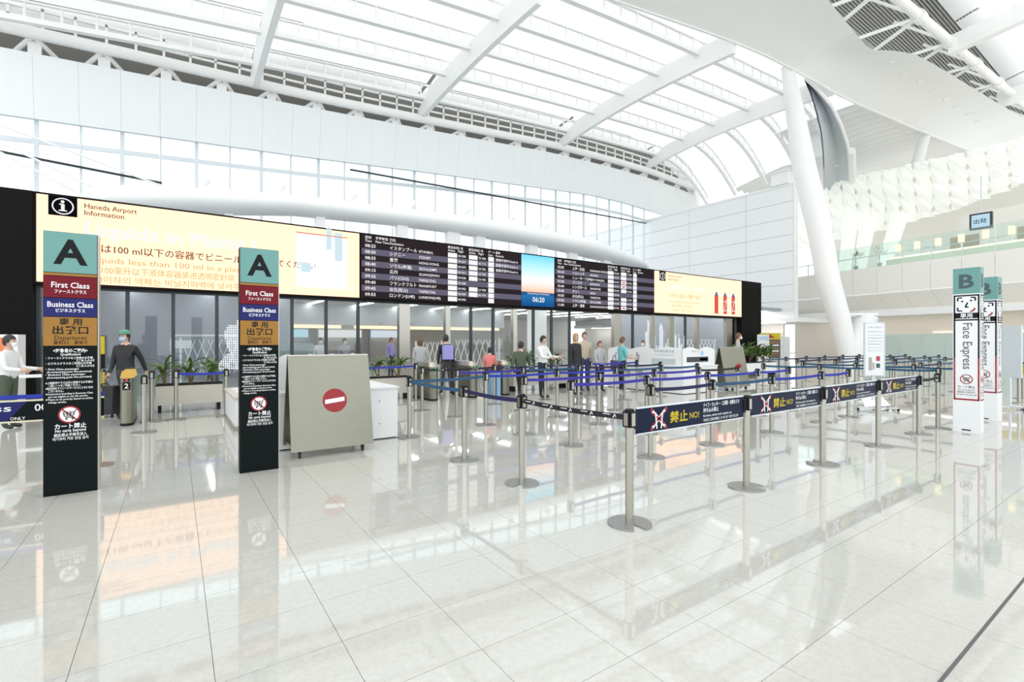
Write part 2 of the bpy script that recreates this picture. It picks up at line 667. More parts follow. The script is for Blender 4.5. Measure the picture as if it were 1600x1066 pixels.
for xx, ww, yy, hh in ((7.05, .16, 1.55, .7), (7.32, .25, 1.2, .95), (6.25, .3, .75, .3)):
    F.rect(xx, yy, xx + ww, yy + hh, 2, 2)
F.mb = loc_mb(board, F.mb)
F.build('bag_picture', [E_WHT, E_RED, E_PALE], sc1)


def flights(name, x0, x1, rows, first_h):
    sc = screen(name, x0, x1, E_BLK)
    n = 9
    h = (ZT - ZB - .30) / n
    for k in range(n):
        z0 = ZB + .03 + (n - 1 - k) * h
        if k % 2 == 1:
            wpart('row_band', MB().b2((x0 + .02, BY - .036, z0), (x1 - .02, BY - .03, z0 + h)), E_GRY, sc)
        F = wflat((x0, BY - .036, z0), h=.004)
        t, jp, en, c2, rem = rows[k]
        Wd = x1 - x0
        s = h * .72
        F.text(t, .02 * Wd, .05, s, 0, bold=.015, width=.055 * Wd)
        F.text(jp, .15 * Wd, .05, s, 0, bold=.012)
        F.text(en, .315 * Wd, .05, s * .85, 0, bold=.012)
        F.rect(.49 * Wd, .01, .548 * Wd, h * .86, 0)
        F.text('NH %04d' % (200 + 37 * k), .555 * Wd, .05, s * .8, 0, bold=.012, width=.05 * Wd)
        if c2:
            F.rect(.625 * Wd, .01, .683 * Wd, h * .86, 0)
            if c2 == 2:
                F.rect(.64 * Wd, .06, .668 * Wd, h * .6, 1, 2)
            F.text('%s %04d' % (('TK', 'AC', 'UA', 'OZ', 'CA', 'LH', 'LX', 'BR', 'VS')[k], 7000 + 113 * k), .69 * Wd, .05, s * .8, 0, bold=.012, width=.05 * Wd)
        F.rect(.757 * Wd, .01, .797 * Wd, h * .9, 0)
        if rem:
            F.text('搭乗手続中', .81 * Wd, .05, s * .85, 0, bold=.012)
            F.text('Check in', .905 * Wd, .05, s * .85, 0, bold=.012)
        F.mb = loc_mb(board, F.mb)
        F.build('flight_row_lettering', [E_TXT, E_RED], sc)['kind'] = 'stuff'
    F = wflat((x0, BY - .03, ZT - .27))
    for fx, a, b in ((.02, '定刻', 'Time'), (.075, '変更時刻', 'New Time'), (.15, '行先', 'Destination'), (.49, '航空会社', 'Airline'), (.555, '便名', 'Flight'),
                     (.625, '航空会社', 'Airline'), (.69, '便名', 'Flight'), (.757, 'ゲート', 'Gate'), (.81, '備考', 'Remarks')):
        F.text(a, fx * Wd, .14, .115, 0, bold=.012)
        F.text(b, fx * Wd, .02, .115, 0, bold=.012)
    F.mb = loc_mb(board, F.mb)
    F.build('header_lettering', [E_TXT], sc)['kind'] = 'stuff'


flights('flight_screen', 5.33, 12.2, [
    ('08:25', 'イスタンブール', 'ISTANBUL', 1, 1), ('08:30', 'シドニー', 'SYDNEY', 1, 1), ('08:35', '香港', 'HONG KONG', 1, 1),
    ('08:40', 'ソウル(金浦)', 'SEOUL(GMP)', 1, 0), ('09:15', '広州', 'GUANGZHOU', 1, 0), ('09:35', 'パリ(CDG)', 'PARIS(CDG)', 0, 0),
    ('09:40', 'フランクフルト', 'FRANKFURT', 1, 0), ('09:45', '台北(松山)', 'TAIPEI(TSA)', 1, 0), ('09:55', 'ロンドン(LHR)', 'LONDON(LHR)', 0, 0)], 0)
sun = screen('sunset_screen', 12.24, 14.02, sunset_mat())
F = wflat((12.24, BY - .03, ZB))
F.text('06:20', .89, .2, .3, 0, al='c', bold=.015)
F.text('Haneda Airport Information', .89, .52, .12, 0, al='c', width=1.2)
F.mb = loc_mb(board, F.mb)
F.build('lettering', [E_TXT], sun)
flights('flight_screen', 14.08, 20.85, [
    ('10:05', '上海・虹橋', 'SHANGHAI HONGQIAO', 1, 0), ('10:10', 'ヘルシンキ', 'HELSINKI', 1, 0), ('10:20', 'ニューヨーク(JFK)', 'NEW YORK(JFK)', 2, 0),
    ('10:35', 'バンコク', 'BANGKOK', 2, 0), ('10:40', 'シンガポール', 'SINGAPORE', 1, 0), ('10:45', 'デリー', 'DELHI', 0, 0),
    ('10:50', '台北(松山)', 'TAIPEI(TSA)', 1, 0), ('10:55', 'ソウル(金浦)', 'SEOUL(GMP)', 1, 0), ('11:00', '上海・浦東', 'SHANGHAI(PUDONG)', 2, 0)], 0)
sc2 = screen('lighter_screen', 20.92, 29.14, E_YEL)
F = wflat((20.92, BY - .03, ZB))
F.rect(.35, 1.72, .85, 2.22, 0); F.disc(.60, 1.97, .2, 1, 2); F.disc(.60, 1.97, .165, 0, 3); F.rect(.57, 1.86, .63, 2.02, 1, 4); F.disc(.60, 2.07, .035, 1, 4)
F.mb = loc_mb(board, F.mb)
F.build('information_symbol', [E_INK, E_TXT], sc2)
for body, x, y, size, m, w, bo in (
        ('Haneda Airport', 1.05, 1.98, .17, E_BRN, 1.25, 0),
        ('Information', 1.05, 1.80, .17, E_BRN, .95, 0),
        ('Lighters on Board', 1.05, 1.32, .42, E_TXT, 3.3, .02),
        ('ライターはお一人様1つまで', 1.1, .88, .27, E_ORG, 2.9, .01),
        ('Only one lighter per person is allowed', 1.1, .6, .18, E_ORG, 2.8, 0),
        ('每人限带一个打火机', 1.4, .36, .18, E_ORG, 1.8, 0),
        ('라이터는 1인당 1개까지', 1.4, .12, .18, E_ORG, 1.8, 0),
        ):
    F = wflat((20.92, BY - 0.03, ZB))
    F.text(body, x, y, size, 0, 1, width=w, bold=bo)
    F.mb = loc_mb(board, F.mb)
    F.build('text_line', [m], sc2)
for k, xx in enumerate((5.35, 6.25, 7.12)):
    F = wflat((20.92 + xx, BY - .03, ZB))
    F.rect(0, .12, .38, 1.22, 0); F.rect(.08, 1.22, .30, 1.38, 1); F.rect(.02, 1.18, .36, 1.26, 1, 2)
    if k:
        F.line(.05, .25, .33, 1.0, .06, 2, 2); F.rect(.05, .3, .33, .36, 2, 2); F.rect(.05, .85, .33, .9, 2, 2)
    F.mb = loc_mb(board, F.mb)
    F.build('lighter_picture', [E_RED, emit_mat('lighter_cap%d' % k, srgb(120, 120, 190), .9), E_PALE], sc2)

# ================================================================== GLASS FRONT under the board (Y = 17.35)
GY = 17.35
gw = MB().b2((-2.95, GY - .05, 2.98), (29.2, GY + .05, 3.12)).build('window_1', M_FRAME)
struct(gw, 'full height glass front with dark mullions below the long board', 'glass wall')
mx = [-2.9, -1.09, -.04, 1.05, 2.1, 3.17, 4.25, 5.34, 7.05, 8.85, 9.93, 11.0, 12.08, 13.12, 14.16, 15.25, 18.4, 19.6, 21.1, 22.7, 24.0, 25.1, 28.3, 29.15]
wide = {7.05: .42, 8.85: .2, 12.08: .2, 18.4: .5, 21.1: .3, 22.7: .4, 25.1: .25, 28.3: .6}
for x in mx:
    if x in wide:
        w = wide[x]
        MB().b2((x - w / 2, GY - .1, 0), (x + w / 2, GY + .12, 2.98)).build('steel_column', M_STEEL, gw)
    else:
        MB().b2((x - .045, GY - .06, 0), (x + .045, GY + .06, 2.98)).build('mullion', M_FRAME, gw)
for a, b in zip(mx, mx[1:]):
    open_bay = (a, b) in ((5.34, 7.05), (7.05, 8.85))
    z0 = 2.2 if open_bay else .05
    MB().b2((a + .05, GY - .006, z0), (b - .05, GY + .006, 2.98)).build('pane', M_GLASS, gw)


# dot-matrix map decals on the glass
def dot_map(label, x0, z0, w, h, seed, keep):
    rnd = random.Random(seed)
    blobs = []
    for k in range(26):
        t = k / 25
        cx = w * (.12 + .70 * t + .12 * math.sin(t * 9)) if keep > 0 else w * (.5 + .3 * math.sin(t * 7))
        blobs.append((cx + rnd.uniform(-.08, .08) * w, h * t, rnd.uniform(.06, .15) * w))
    mb = MB()
    st_ = .055
    for i in range(int(w / st_)):
        for j in range(int(h / st_)):
            x, z = i * st_, j * st_
            if keep == 0 and z < h * (.50 + .26 * math.sin((i // 3) * 1.9) + .2 * math.sin((i // 2) * .6 + 1)):
                mb.box((x0 + x, GY - .012, z0 + z), (.034, .004, .034))
            if keep and any((x - bx) ** 2 + ((z - bz) * .8) ** 2 < br * br for bx, bz, br in blobs):
                mb.box((x0 + x, GY - .012, z0 + z), (.034, .004, .034))
    o = mb.build('dot_map_decal', mat('decal_white', (.85, .87, .9), .5, emit=(.9, .94, 1), es=.35))  # faint glow put into the print so the dots read brighter
    o['kind'] = 'stuff'
    tag(o, label, 'decal')


dot_map('white dot matrix map pattern on the glass behind the right hand letter A pillar', 1.0, .75, 1.7, 2.05, 5, 1)
dot_map('white dot matrix map pattern on the glass beneath the second flight screen', 20.6, .4, 3.4, 2.5, 9, 0)

# ================================================================== SECURITY HALL behind the glass
hall = MB().b2((-13, 41, 0), (36, 41.3, 4.0)).build('wall_back', M_BEIGE)
struct(hall, 'far wall of the dim hall behind the glass front', 'wall')
hc = MB().b2((-13, GY + .6, 3.75), (36, 41.3, 3.95)).build('trim_1', M_HALL)
struct(hc, 'grey ceiling of the hall behind the glass front', 'ceiling')
for k in range(15):
    x = -1.5 + k * 2.6
    MB().b2((x, 18.6, 3.70), (x + .16, 33.0, 3.75)).build('linear_light', E_TUBE, hc)
lw = MB().b2((-13, 24, 0), (4.3, 24.2, 3.75)).build('wall_left', M_LILAC)
struct(lw, 'lilac grey partition wall seen through the left glass panes', 'wall')
lw3 = MB().b2((-13.2, 17.95, 0), (-13, 41.3, 3.75)).build('wall_unseen_end', M_LILAC)  # unseen, added to block sky light at the open hall end
struct(lw3, 'unseen end wall added at the far left of the hall to keep sky light out', 'wall')
MB().b2((20.5, 18.9, 3.69), (36, 19.2, 3.74)).build('linear_light', E_TUBE, hc)  # added wall washer that brightens the right partition
lw2 = MB().b2((21.5, 20.5, 0), (37.3, 20.7, 3.75)).build('wall_right', M_LILAC)
struct(lw2, 'lilac grey partition wall seen through the right glass panes', 'wall')
bulk = MB().b2((4.3, 30, 2.55), (20, 30.4, 3.75)).build('trim_2', M_HALL)
struct(bulk, 'grey bulkhead crossing the hall behind the glass front', 'bulkhead')
MB().b2((4.6, 29.9, 2.35), (8.2, 30.0, 2.55)).build('light_strip', E_WARM, bulk)
MB().b2((9.0, 29.9, 2.35), (19.5, 30.0, 2.55)).build('light_strip', E_WARM, bulk)
for k, (x, m) in enumerate(((5.2, 'blue-white'), (9.4, 'pale'), (13.6, 'cool'))):
    s_ = thing('shop_fascia', ('lit pale blue shop sign at the back of the hall, nearest the lilac wall', 'lit white shop sign in the middle of the back of the hall',
                               'lit white shop sign at the back of the hall, nearest the round white column')[k], 'shop sign', (x, 40.6, 0))
    MB().b2((0, 0, 1.9), (3.4, .3, 2.5)).build('light_box', emit_mat('shopbox%d' % k, ((.55, .85, .95), (.95, .95, .9), (.8, .9, 1))[k], .8), s_)
    MB().b2((-.1, .05, 0), (0, .3, 2.6)).build('post', M_ALU, s_)
    MB().b2((3.4, .05, 0), (3.5, .3, 2.6)).build('post', M_ALU, s_)
hcol = MB().tube([(16.9, 22, 0), (16.9, 22, 3.75)], .55, 20).build('hall_column', M_WHITE, smooth=True)
tag(hcol, 'round white column standing inside the hall behind the glass', 'column')

# ================================================================== CLERESTORY FACADE (Y = 30) and fascia
FY = 30.0
TOP = [(-9, 13.82), (-6.2, 14.02), (-1.1, 14.37), (5.6, 14.79), (13, 15.31), (23.6, 16.12), (30, 16.32), (35, 16.33), (39, 16.15), (42.5, 15.87)]
BOT = [(-9, 11.15), (-6.2, 11.33), (5.6, 12.09), (15.4, 12.86), (28.3, 13.75), (32.4, 13.74), (37.2, 13.49), (42.5, 13.0)]
fac = MB().b2((-12, FY - .1, 3.95), (40, FY + .25, 4.9)).build('window_2', M_WHITE)
struct(fac, 'tall clerestory windows under the curved white fascia', 'window')
xs = [-8.08 + 1.5 * k for k in range(31)]
for k, (a, b) in enumerate(zip(xs, xs[1:])):
    za, zb_ = lerp(BOT, a) + .15, lerp(BOT, b) + .15
    w = .16 if k % 2 == 0 else .09
    MB().bar((a, FY, 4.9), (a, FY, za), .12, w, up=(1, 0, 0)).build('mullion', M_ALU, fac)
    mb = MB().add([(a + .07, FY, 4.9), (b - .07, FY, 4.9), (b - .07, FY, zb_ - 1.15), (a + .07, FY, za - 1.15)], [(0, 1, 2, 3)])
    mb.build('pane', M_GLASS, fac)
    MB().add([(a + .07, FY, za - .95), (b - .07, FY, zb_ - .95), (b - .07, FY, zb_), (a + .07, FY, za)], [(0, 1, 2, 3)]).build('pane', M_GLASSB, fac)
    MB().bar((a + .05, FY, za - 1.05), (b - .05, FY, zb_ - 1.05), .10, .20).build('transom', M_ALU, fac)
fas = put('trim_3', None)
struct(fas, 'pale curved fascia of narrow cladding panels above the clerestory', 'fascia')
xf = [-9.6 + 1.5 * k for k in range(36)]
for a, b in zip(xf, xf[1:]):
    a2, b2 = a + .003, b - .003
    pts = [(a2, FY - .35, lerp(BOT, a2)), (b2, FY - .35, lerp(BOT, b2)), (b2, FY - .75, lerp(TOP, b2)), (a2, FY - .75, lerp(TOP, a2))]
    MB().extr(pts, (0, .10, 0)).build('cladding_panel', M_CLAD, fas)
mb = MB()
for a, b in zip(xf, xf[1:]):
    mb.extr([(a, FY - .22, lerp(BOT, a)), (b, FY - .22, lerp(BOT, b)), (b, FY - .62, lerp(TOP, b)), (a, FY - .62, lerp(TOP, a))], (0, .1, 0))
mb.build('backing', M_CLAD, fas)
# diagonal wind rods and a dark guide rail in front of the glazing
for k, (p, q) in enumerate((((-0, 195), (330, 320)), ((0, 222), (160, 300)), ((0, 238), (120, 300)))):
    a, b = on_y(*p, FY - .9), on_y(*q, FY - .9)
    o = MB().tube([(a[0], FY - .9, a[1]), (b[0], FY - .9, b[1])], .05, 8).build('wind_brace_rod', M_STEELW)
    tag(o, ('uppermost', 'middle', 'lowest')[k] + ' of three white tie rods crossing the left clerestory windows', 'tie rod', 'window tie rods')
for k, (p, q) in enumerate((((-30, 231), (253, 286)), ((547, 265), (1010, 349)))):
    a, b = on_y(*p, FY - .4), on_y(*q, FY - .4)
    o = MB().tube([(a[0], FY - .4, a[1]), (b[0], FY - .4, b[1])], .06, 8).build('dark_guide_rail', M_FRAME)
    tag(o, ('thin dark sloping rail across the left clerestory windows', 'thin dark sloping rail across the middle clerestory windows')[k], 'rail')

# white lens shaped fairing behind the board
TT = [(-2.9, 6.45), (-2.57, 6.86), (-1.37, 7.19), (.53, 7.46), (4.12, 7.82), (8.44, 7.96), (12.88, 8.13), (17.28, 8.08), (21.19, 7.96), (24.5, 7.48), (26.2, 7.1), (27.0, 6.7)]
TB = [(-2.9, 6.4), (-2.5, 6.05), (-1.3, 6.1), (.5, 6.45), (4.12, 6.93), (8.7, 7.11), (11.6, 7.13), (15.6, 7.08), (19, 6.97), (21.2, 6.81), (24.5, 6.6), (26.4, 6.55), (27.0, 6.65)]
pts, rs = [], []
for k in range(61):
    x = -2.9 + 29.9 * k / 60
    zt, zb_ = lerp(TT, x), lerp(TB, x)
    pts.append((x, 22.4, (zt + zb_) / 2))
    rs.append(max(.03, (zt - zb_) / 2))
fair = thing('roof_fairing', 'long white lens shaped fairing behind the top of the board', 'fairing', (12, 22.4, 0))
wpart('shell', MB().tube(pts, rs, 28, sx=1.5), M_WHITE, fair, True)
for a, b in ((-1.6, -1.3), (1.6, 1.9), (5.04, 5.41), (8.72, 9.24), (11.39, 12.12), (13.07, 13.62), (16.5, 17.14), (19.6, 20.2), (22.5, 23.1)):
    wpart('support_column', MB().b2((a, 22.2, 3.95), (b, 22.6, lerp(TB, (a + b) / 2) + .25)), M_WHITE, fair)
for u in (318, 436, 548, 642, 727, 796, 852):
    x = on_y(u, 300, 22.4)[0]
    z = lerp(TT, x)
    h = wpart('spotlight', MB().box((x, 22.4, z + .06), (.22, .12, .08)).tube([(x - .05, 22.4, z + .12), (x + .18, 22.3, z + .38)], [.10, .14], 10), M_WHITE, fair)

# ================================================================== ROOF
ZE = lambda X: 14.53 + .108 * X - .0012 * X * X


def zroof(X, Y):
    k = max(.25, .3 + .018 * X)
    a = k * max(-1, 1 - ((Y - 20) / 10) ** 2)
    dr = 0.0
    if X > 35 and Y > 15:
        dr = .062 * (X - 35) ** 2
    return ZE(min(X, 40)) + a - dr


ceil = put('ceiling', None)
struct(ceil, 'vaulted white roof of beams, truss purlins and panels made translucent to pass sky light', 'ceiling')
BX = [-8.0, 3.5, 13.0, 24.7, 34.9, 42.5]
PY = [28.1, 25.3, 22.5, 19.7, 16.9, 14.1]
PYW = [29.6] + PY
for X in BX[1:5]:
    n = 14
    vs, fs = [], []
    for i in range(n + 1):
        Y = 29.2 - (29.2 - lerp([(9, 17.3), (16.9, 16.05), (24.1, 14.7), (36, 14)], X) - .1) * i / n
        zb_ = zroof(X, Y)
        dep = .35 + .75 * min(1, i / 2.0)
        if i == 0:
            zb_ += .1
        for sx, z in ((-.14, zb_), (.14, zb_), (.24, zb_ + dep), (-.24, zb_ + dep)):
            vs.append((X + sx, Y, z))
    for i in range(n):
        for k in range(4):
            k2 = (k + 1) % 4
            fs.append((i * 4 + k, i * 4 + k2, (i + 1) * 4 + k2, (i + 1) * 4 + k))
    fs += [(3, 2, 1, 0), tuple(n * 4 + k for k in range(4))]
    MB().add(vs, fs).build('roof_beam', M_STEELW, ceil)
post_me = MB().box((0, 0, .36), (.09, .09, .72)).mesh('web_post', M_STEELW)
for bi, (xa, xb) in enumerate(zip(BX, BX[1:])):
    n = 8
    for Y in (PY if xb < 5 else PY[:-1]):
        pb, pt = [], []
        for i in range(n + 1):
            X = xa + (xb - xa) * i / n
            z = zroof(X, Y) + .85
            pb.append((X, Y, z)); pt.append((X, Y, z + .78))
        mb = MB()
        for i in range(n):
            mb.bar(pb[i], pb[i + 1], .26, .22)
            mb.bar(pt[i], pt[i + 1], .14, .09)
        pu = mb.build('purlin', M_STEELW, ceil)
        for i in range(10):
            X = xa + (xb - xa) * (i + .5) / 10
            put('web_post', post_me, pu, (X, Y, zroof(X, Y) + .9))
    for ya, yb in zip(PYW[:-1] + [PYW[-2]] * 0 + ([PYW[-1]] if xb < 5 else [14.6]), (PYW[1:] if xb < 5 else PYW[1:-1] + [14.6])):
        if xb > 40 and yb < 15:
            continue
        def fn(s, t, xa=xa, xb=xb, ya=ya, yb=yb):
            X, Y = xa + .12 + (xb - xa - .24) * s, ya - .08 + (yb - ya + .16) * t
            return (X, Y, zroof(X, Y) + 1.70 + .28 * math.sin(PI * t) * (0.35 + .65 * min(1, 4 * s, 4 * (1 - s))))
        MB().grid(fn, 12, 6).build('roof_panel', M_ROOF, ceil, smooth=True)
# eaves chord, rail and dark sheet painted as shade behind the fascia
xsx = [-9.6 + 1.6 * k for k in range(34)]
chz = lambda x: lerp(TOP, x) + .55 + max(0, .02 * (8 - x))
MB().tube([(x, FY - .9, chz(x)) for x in xsx], .26, 12).build('eaves_chord', M_STEELW, ceil, smooth=True)
mb = MB()
for a, b in zip(xsx, xsx[1:]):
    mb.bar((a, FY - 1.0, chz(a) + .55), (b, FY - 1.0, chz(b) + .55), .08, .10)
    mb.bar((a, FY - 1.0, chz(a) + 1.0), (b, FY - 1.0, chz(b) + 1.0), .08, .14)
er = mb.build('eaves_rail', M_STEELW, ceil)
ep = MB().box((0, 0, 0), (.10, .08, .9)).mesh('rail_post', M_STEELW)
for k in range(48):
    x = -9 + k * 1.07
    put('rail_post', ep, er, (x, FY - 1.0, chz(x) + .65))
MB().extr([(44, FY + .9, 20.5), (-14, FY + .9, 20.5)] + [(x, FY + .9, lerp(BOT, x) + 1.2) for x in (-14, -6, 0, 8, 16, 24, 28, 32, 37, 44)], (0, .2, 0)).build('recess_shade_sheet', M_DARK, ceil)
for k in range(22):
    x = -7.4 + k * 2.35
    zc = chz(x)
    mb = MB().b2((x - .22, FY - .6, zc - 1.2), (x + .22, FY - .4, zc))
    mb.tube([(x, FY - .85, zc - .1), (x - 1.0, FY + .4, zc - .75)], .10, 8).tube([(x, FY - .85, zc - .1), (x + 1.0, FY + .4, zc - .75)], .10, 8)
    mb.build('eaves_bracket', M_STEELW, ceil)

# --- soffit band with wavy edges (z about 17.5) and ridge truss beyond it
SZ = 17.5
EA = [(9, 17.3), (16.9, 16.05), (24.1, 14.7), (28.1, 14.25), (36.1, 13.96), (46.5, 12.85), (56.1, 11.6), (66, 10.4)]
EB = [(9, 12.0), (19, 10.9), (24.8, 10.6), (28.5, 10.9), (32.2, 11.2), (33.6, 10.3), (35.2, 9.8), (39, 9.4), (44.4, 8.9), (50.3, 8.3), (66, 6.8)]
cuts = [9 + 2.6 * k for k in range(23)]
for a, b in zip(cuts, cuts[1:]):
    n = 3
    def fn(s, t, a=a, b=b):
        X = a + .001 + (b - a - .002) * s
        ya, yb = lerp(EA, X), lerp(EB, X)
        return (X, ya + (yb - ya) * t, SZ + .35 * math.sin(PI * t) * (1 if X < 30 else 1.6) + (.5 * t * t))
    MB().grid(fn, n, 8).build('soffit_sheet', M_SOFF, ceil, smooth=True)
mb = MB()
for a, b in zip(cuts, cuts[1:]):
    mb.bar((a, lerp(EA, a), SZ + .06), (b, lerp(EA, b), SZ + .06), .12, .2)
mb.build('soffit_edge_trim', M_STEELW, ceil)
MB().tube([(x, lerp([(20, 9.4), (28.6, 9.2), (52, 8.0), (66, 7.3)], x), 18.75) for x in range(18, 67, 4)], .24, 12).build('ridge_chord', M_STEELW, ceil, smooth=True)
for k in range(9):
    x = 24 + 4.2 * k
    y = lerp([(20, 9.4), (28.6, 9.2), (52, 8.0), (66, 7.3)], x)
    mb = MB().tube([(x, y, 18.75), (x - 1.6, y + 2.4, 18.2)], .10, 8).tube([(x, y, 18.75), (x + .6, y + 2.4, 18.2)], .10, 8)
    mb.tube([(x, y, 18.75), (x - 1.4, y + 2.2, 20.6)], .08, 8).tube([(x - .3, y, 18.75), (x + .3, y, 18.75)], .31, 12)
    mb.build('ridge_strut', M_STEELW, ceil)
mb = MB()
for k in range(30):
    mb.b2((14, 8.2 + .16 * k, 20.9), (64, 8.28 + .16 * k, 21.0))
mb.b2((14, 8.0, 21.05), (64, 13.5, 21.15))
mb.build('louvre_deck', M_LOUV, ceil)['kind'] = 'stuff'
# --- second vault nearer the viewer
for X in (13.0, 24.7, 36.8, 48):
    pts = [(X, 8.9 - 1.4 * i, 18.6 + .55 * math.sin(i * .28)) for i in range(12)]
    mb = MB()
    for p, q in zip(pts, pts[1:]):
        mb.bar(p, q, .45, 1.0)
    mb.build('roof_beam', M_STEELW, ceil)
for xa, xb in ((2, 13), (13, 24.7), (24.7, 36.8), (36.8, 48), (48, 62)):
    for ya, yb in ((8.6, 4.6), (4.6, 1.0), (1.0, -3.0), (-3.0, -7.0)):
        def fn(s, t, xa=xa, xb=xb, ya=ya, yb=yb):
            return (xa + .1 + (xb - xa - .2) * s, ya + (yb - ya) * t, 19.9 + .35 * math.sin(PI * t))
        MB().grid(fn, 6, 6).build('roof_panel', M_ROOF, ceil, smooth=True)
        mb = MB().bar((xa, yb, 19.2), (xb, yb, 19.2), .26, .22).bar((xa, yb, 19.8), (xb, yb, 19.8), .14, .09)
        pu = mb.build('purlin', M_STEELW, ceil)
        for i in range(8):
            put('web_post', post_me, pu, (xa + (xb - xa) * (i + .5) / 8, yb, 19.15))
# --- ribbed roof over the gallery, grey sail fin and posts
for k in range(26):
    x = 38 + k * 1.1
    y0 = lerp(EA, x) + .1
    y1 = 27 if x > 44 else 19.5
    mb = MB().grid(lambda s, t, x=x, y0=y0, y1=y1: (x + 1.1 * s, y0 + (y1 - y0) * t, 17.7 + .34 * math.sin(PI * s) - .010 * max(0, (y0 + (y1 - y0) * t) - 15) ** 2), 5, 6)
    mb.build('roof_rib', M_SOFF, ceil, smooth=True)
# grey sail shaped fin beside the leaning column
D = 31.0
edge = [(1258, 122), (1280, 142), (1300, 166), (1314, 195), (1323, 222), (1328, 245), (1328, 300)]
inner = [(1258, 122), (1268, 145), (1277, 175), (1284, 205), (1287, 235), (1288, 262), (1288, 300)]
fin = MB()
n = len(edge)
vs = []
DD = [31, 31, 31, 31.5, 33, 35.5, 44]
for (u, v), (u2, v2), dd in zip(edge, inner, DD):
    vs += [at_d(u, v, dd), at_d((u + u2) / 2, v, dd + .9), at_d(u2, v2, dd + .4)]
fs = []
for i in range(n - 1):
    for k in range(2):
        fs.append((i * 3 + k, i * 3 + k + 1, (i + 1) * 3 + k + 1, (i + 1) * 3 + k))
fin.add(vs, fs)
back = Vector((SN, CS, 0)) * .15
fin.add([Vector(p) + back for p in vs], [q[::-1] for q in fs])
fin_t = thing('sail_fin', 'grey curved sail shaped fin beside the leaning white column', 'fin', (0, 0, 0))
fin.build('sail_sheet', mat('sail_grey', (.56, .60, .63), .6), fin_t, smooth=True)
MB().tube([at_d(u, v, dd) for (u, v), dd in zip(edge, DD)], .10, 8).build('edge_tube', M_WHITE, fin_t, smooth=True)
MB().tube([at_d(1330, 236, 34.5), at_d(1333, 290, 42), at_d(1334, 300, 45)], .26, 10).build('fin_post', M_WHITE, fin_t, smooth=True)

# ================================================================== WHITE PANELLED WALL (X = 36, runs away from the viewer)
WX, WY0 = 36.0, 17.1
wr = MB().b2((WX + .06, WY0 + .02, 3.25), (WX + .6, 40, 12.75)).build('wall_right', mat('wall_core', (.50, .51, .51), .6))
struct(wr, 'tall white panelled wall beyond the end of the board', 'wall')
cols = [WY0, 20.6, 25.6, 30.6, 35.6, 40]
rows = [3.25 + k * 1.185 for k in range(9)]
for y0, y1 in zip(cols, cols[1:]):
    for z0, z1 in zip(rows, rows[1:]):
        MB().b2((WX, y0 + .012, z0 + .012), (WX + .06, y1 - .012, z1 - .012)).build('wall_panel', M_WALLP, wr)
MB().b2((WX - .05, WY0 - .04, 12.7), (WX + .7, 40, 12.85)).build('coping', M_WALLP, wr)
MB().b2((WX, WY0 - .03, 3.25), (WX + .6, WY0 + .02, 12.75)).build('end_panel', M_WALLP, wr)
MB().b2((WX - .2, WY0 - .4, 2.95), (WX + 6, 40, 3.25)).build('lintel', M_WHITE, wr)
lwl = MB().b2((WX + 1.4, 18.5, 0), (WX + 1.6, 40, 2.95)).build('wall_under', M_BEIGE)
struct(lwl, 'beige wall in the recess below the white panelled wall', 'wall')
MB().b2((WX + 1.34, 23.0, .05), (WX + 1.4, 25.2, 2.9)).build('door_leaf', M_LILAC, lwl)
MB().b2((WX + 1.34, 21.7, .05), (WX + 1.4, 22.7, 2.9)).build('light_panel', M_TXT_W, lwl)
MB().b2((WX + .5, 18, 2.92), (WX + .7, 38, 2.95)).build('linear_light', E_TUBE, lwl)  # added strip to brighten the recess, no known fixture
for z in (1.2, 2.1):
    MB().b2((WX + 1.385, 18.5, z), (WX + 1.4, 21.6, z + .012)).build('joint', M_GREY_TX, lwl)
p = thing('pendant_beam_box', 'small white box sitting on top of the white panelled wall', 'box', (WX + .3, WY0 + .9, 12.85))
MB().b2((-.5, -.6, 0), (.5, .6, .9)).build('body', M_WHITE, p)
MB().b2((-.6, -.7, .9), (.6, .7, .98)).build('lid', M_WHITE, p)

# ================================================================== GALLERY (second floor on the right)
GD = Vector((-.2095, -.9778, 0))            # direction towards the viewer
GN = Vector((-.9778, .2095, 0))             # out into the hall
G0 = Vector((40.2, 16.0, 0))
gp = lambda t, o, z: tuple(G0 + GD * t + GN * o + Vector((0, 0, z)))


def on_g(u, v, off=0.0):
    """t, z of a pixel ray on the gallery plane moved by off along its normal"""
    t_ = (u - 800) / F_PX
    dr = Vector((SN + CS * t_, CS - SN * t_, (533 - v) / F_PX))
    P = G0 + GN * off
    k = (P.x * GN.x + P.y * GN.y) / (dr.x * GN.x + dr.y * GN.y)
    h = dr * k
    return (Vector((h.x - P.x, h.y - P.y, 0)).dot(GD), EYE + h.z)


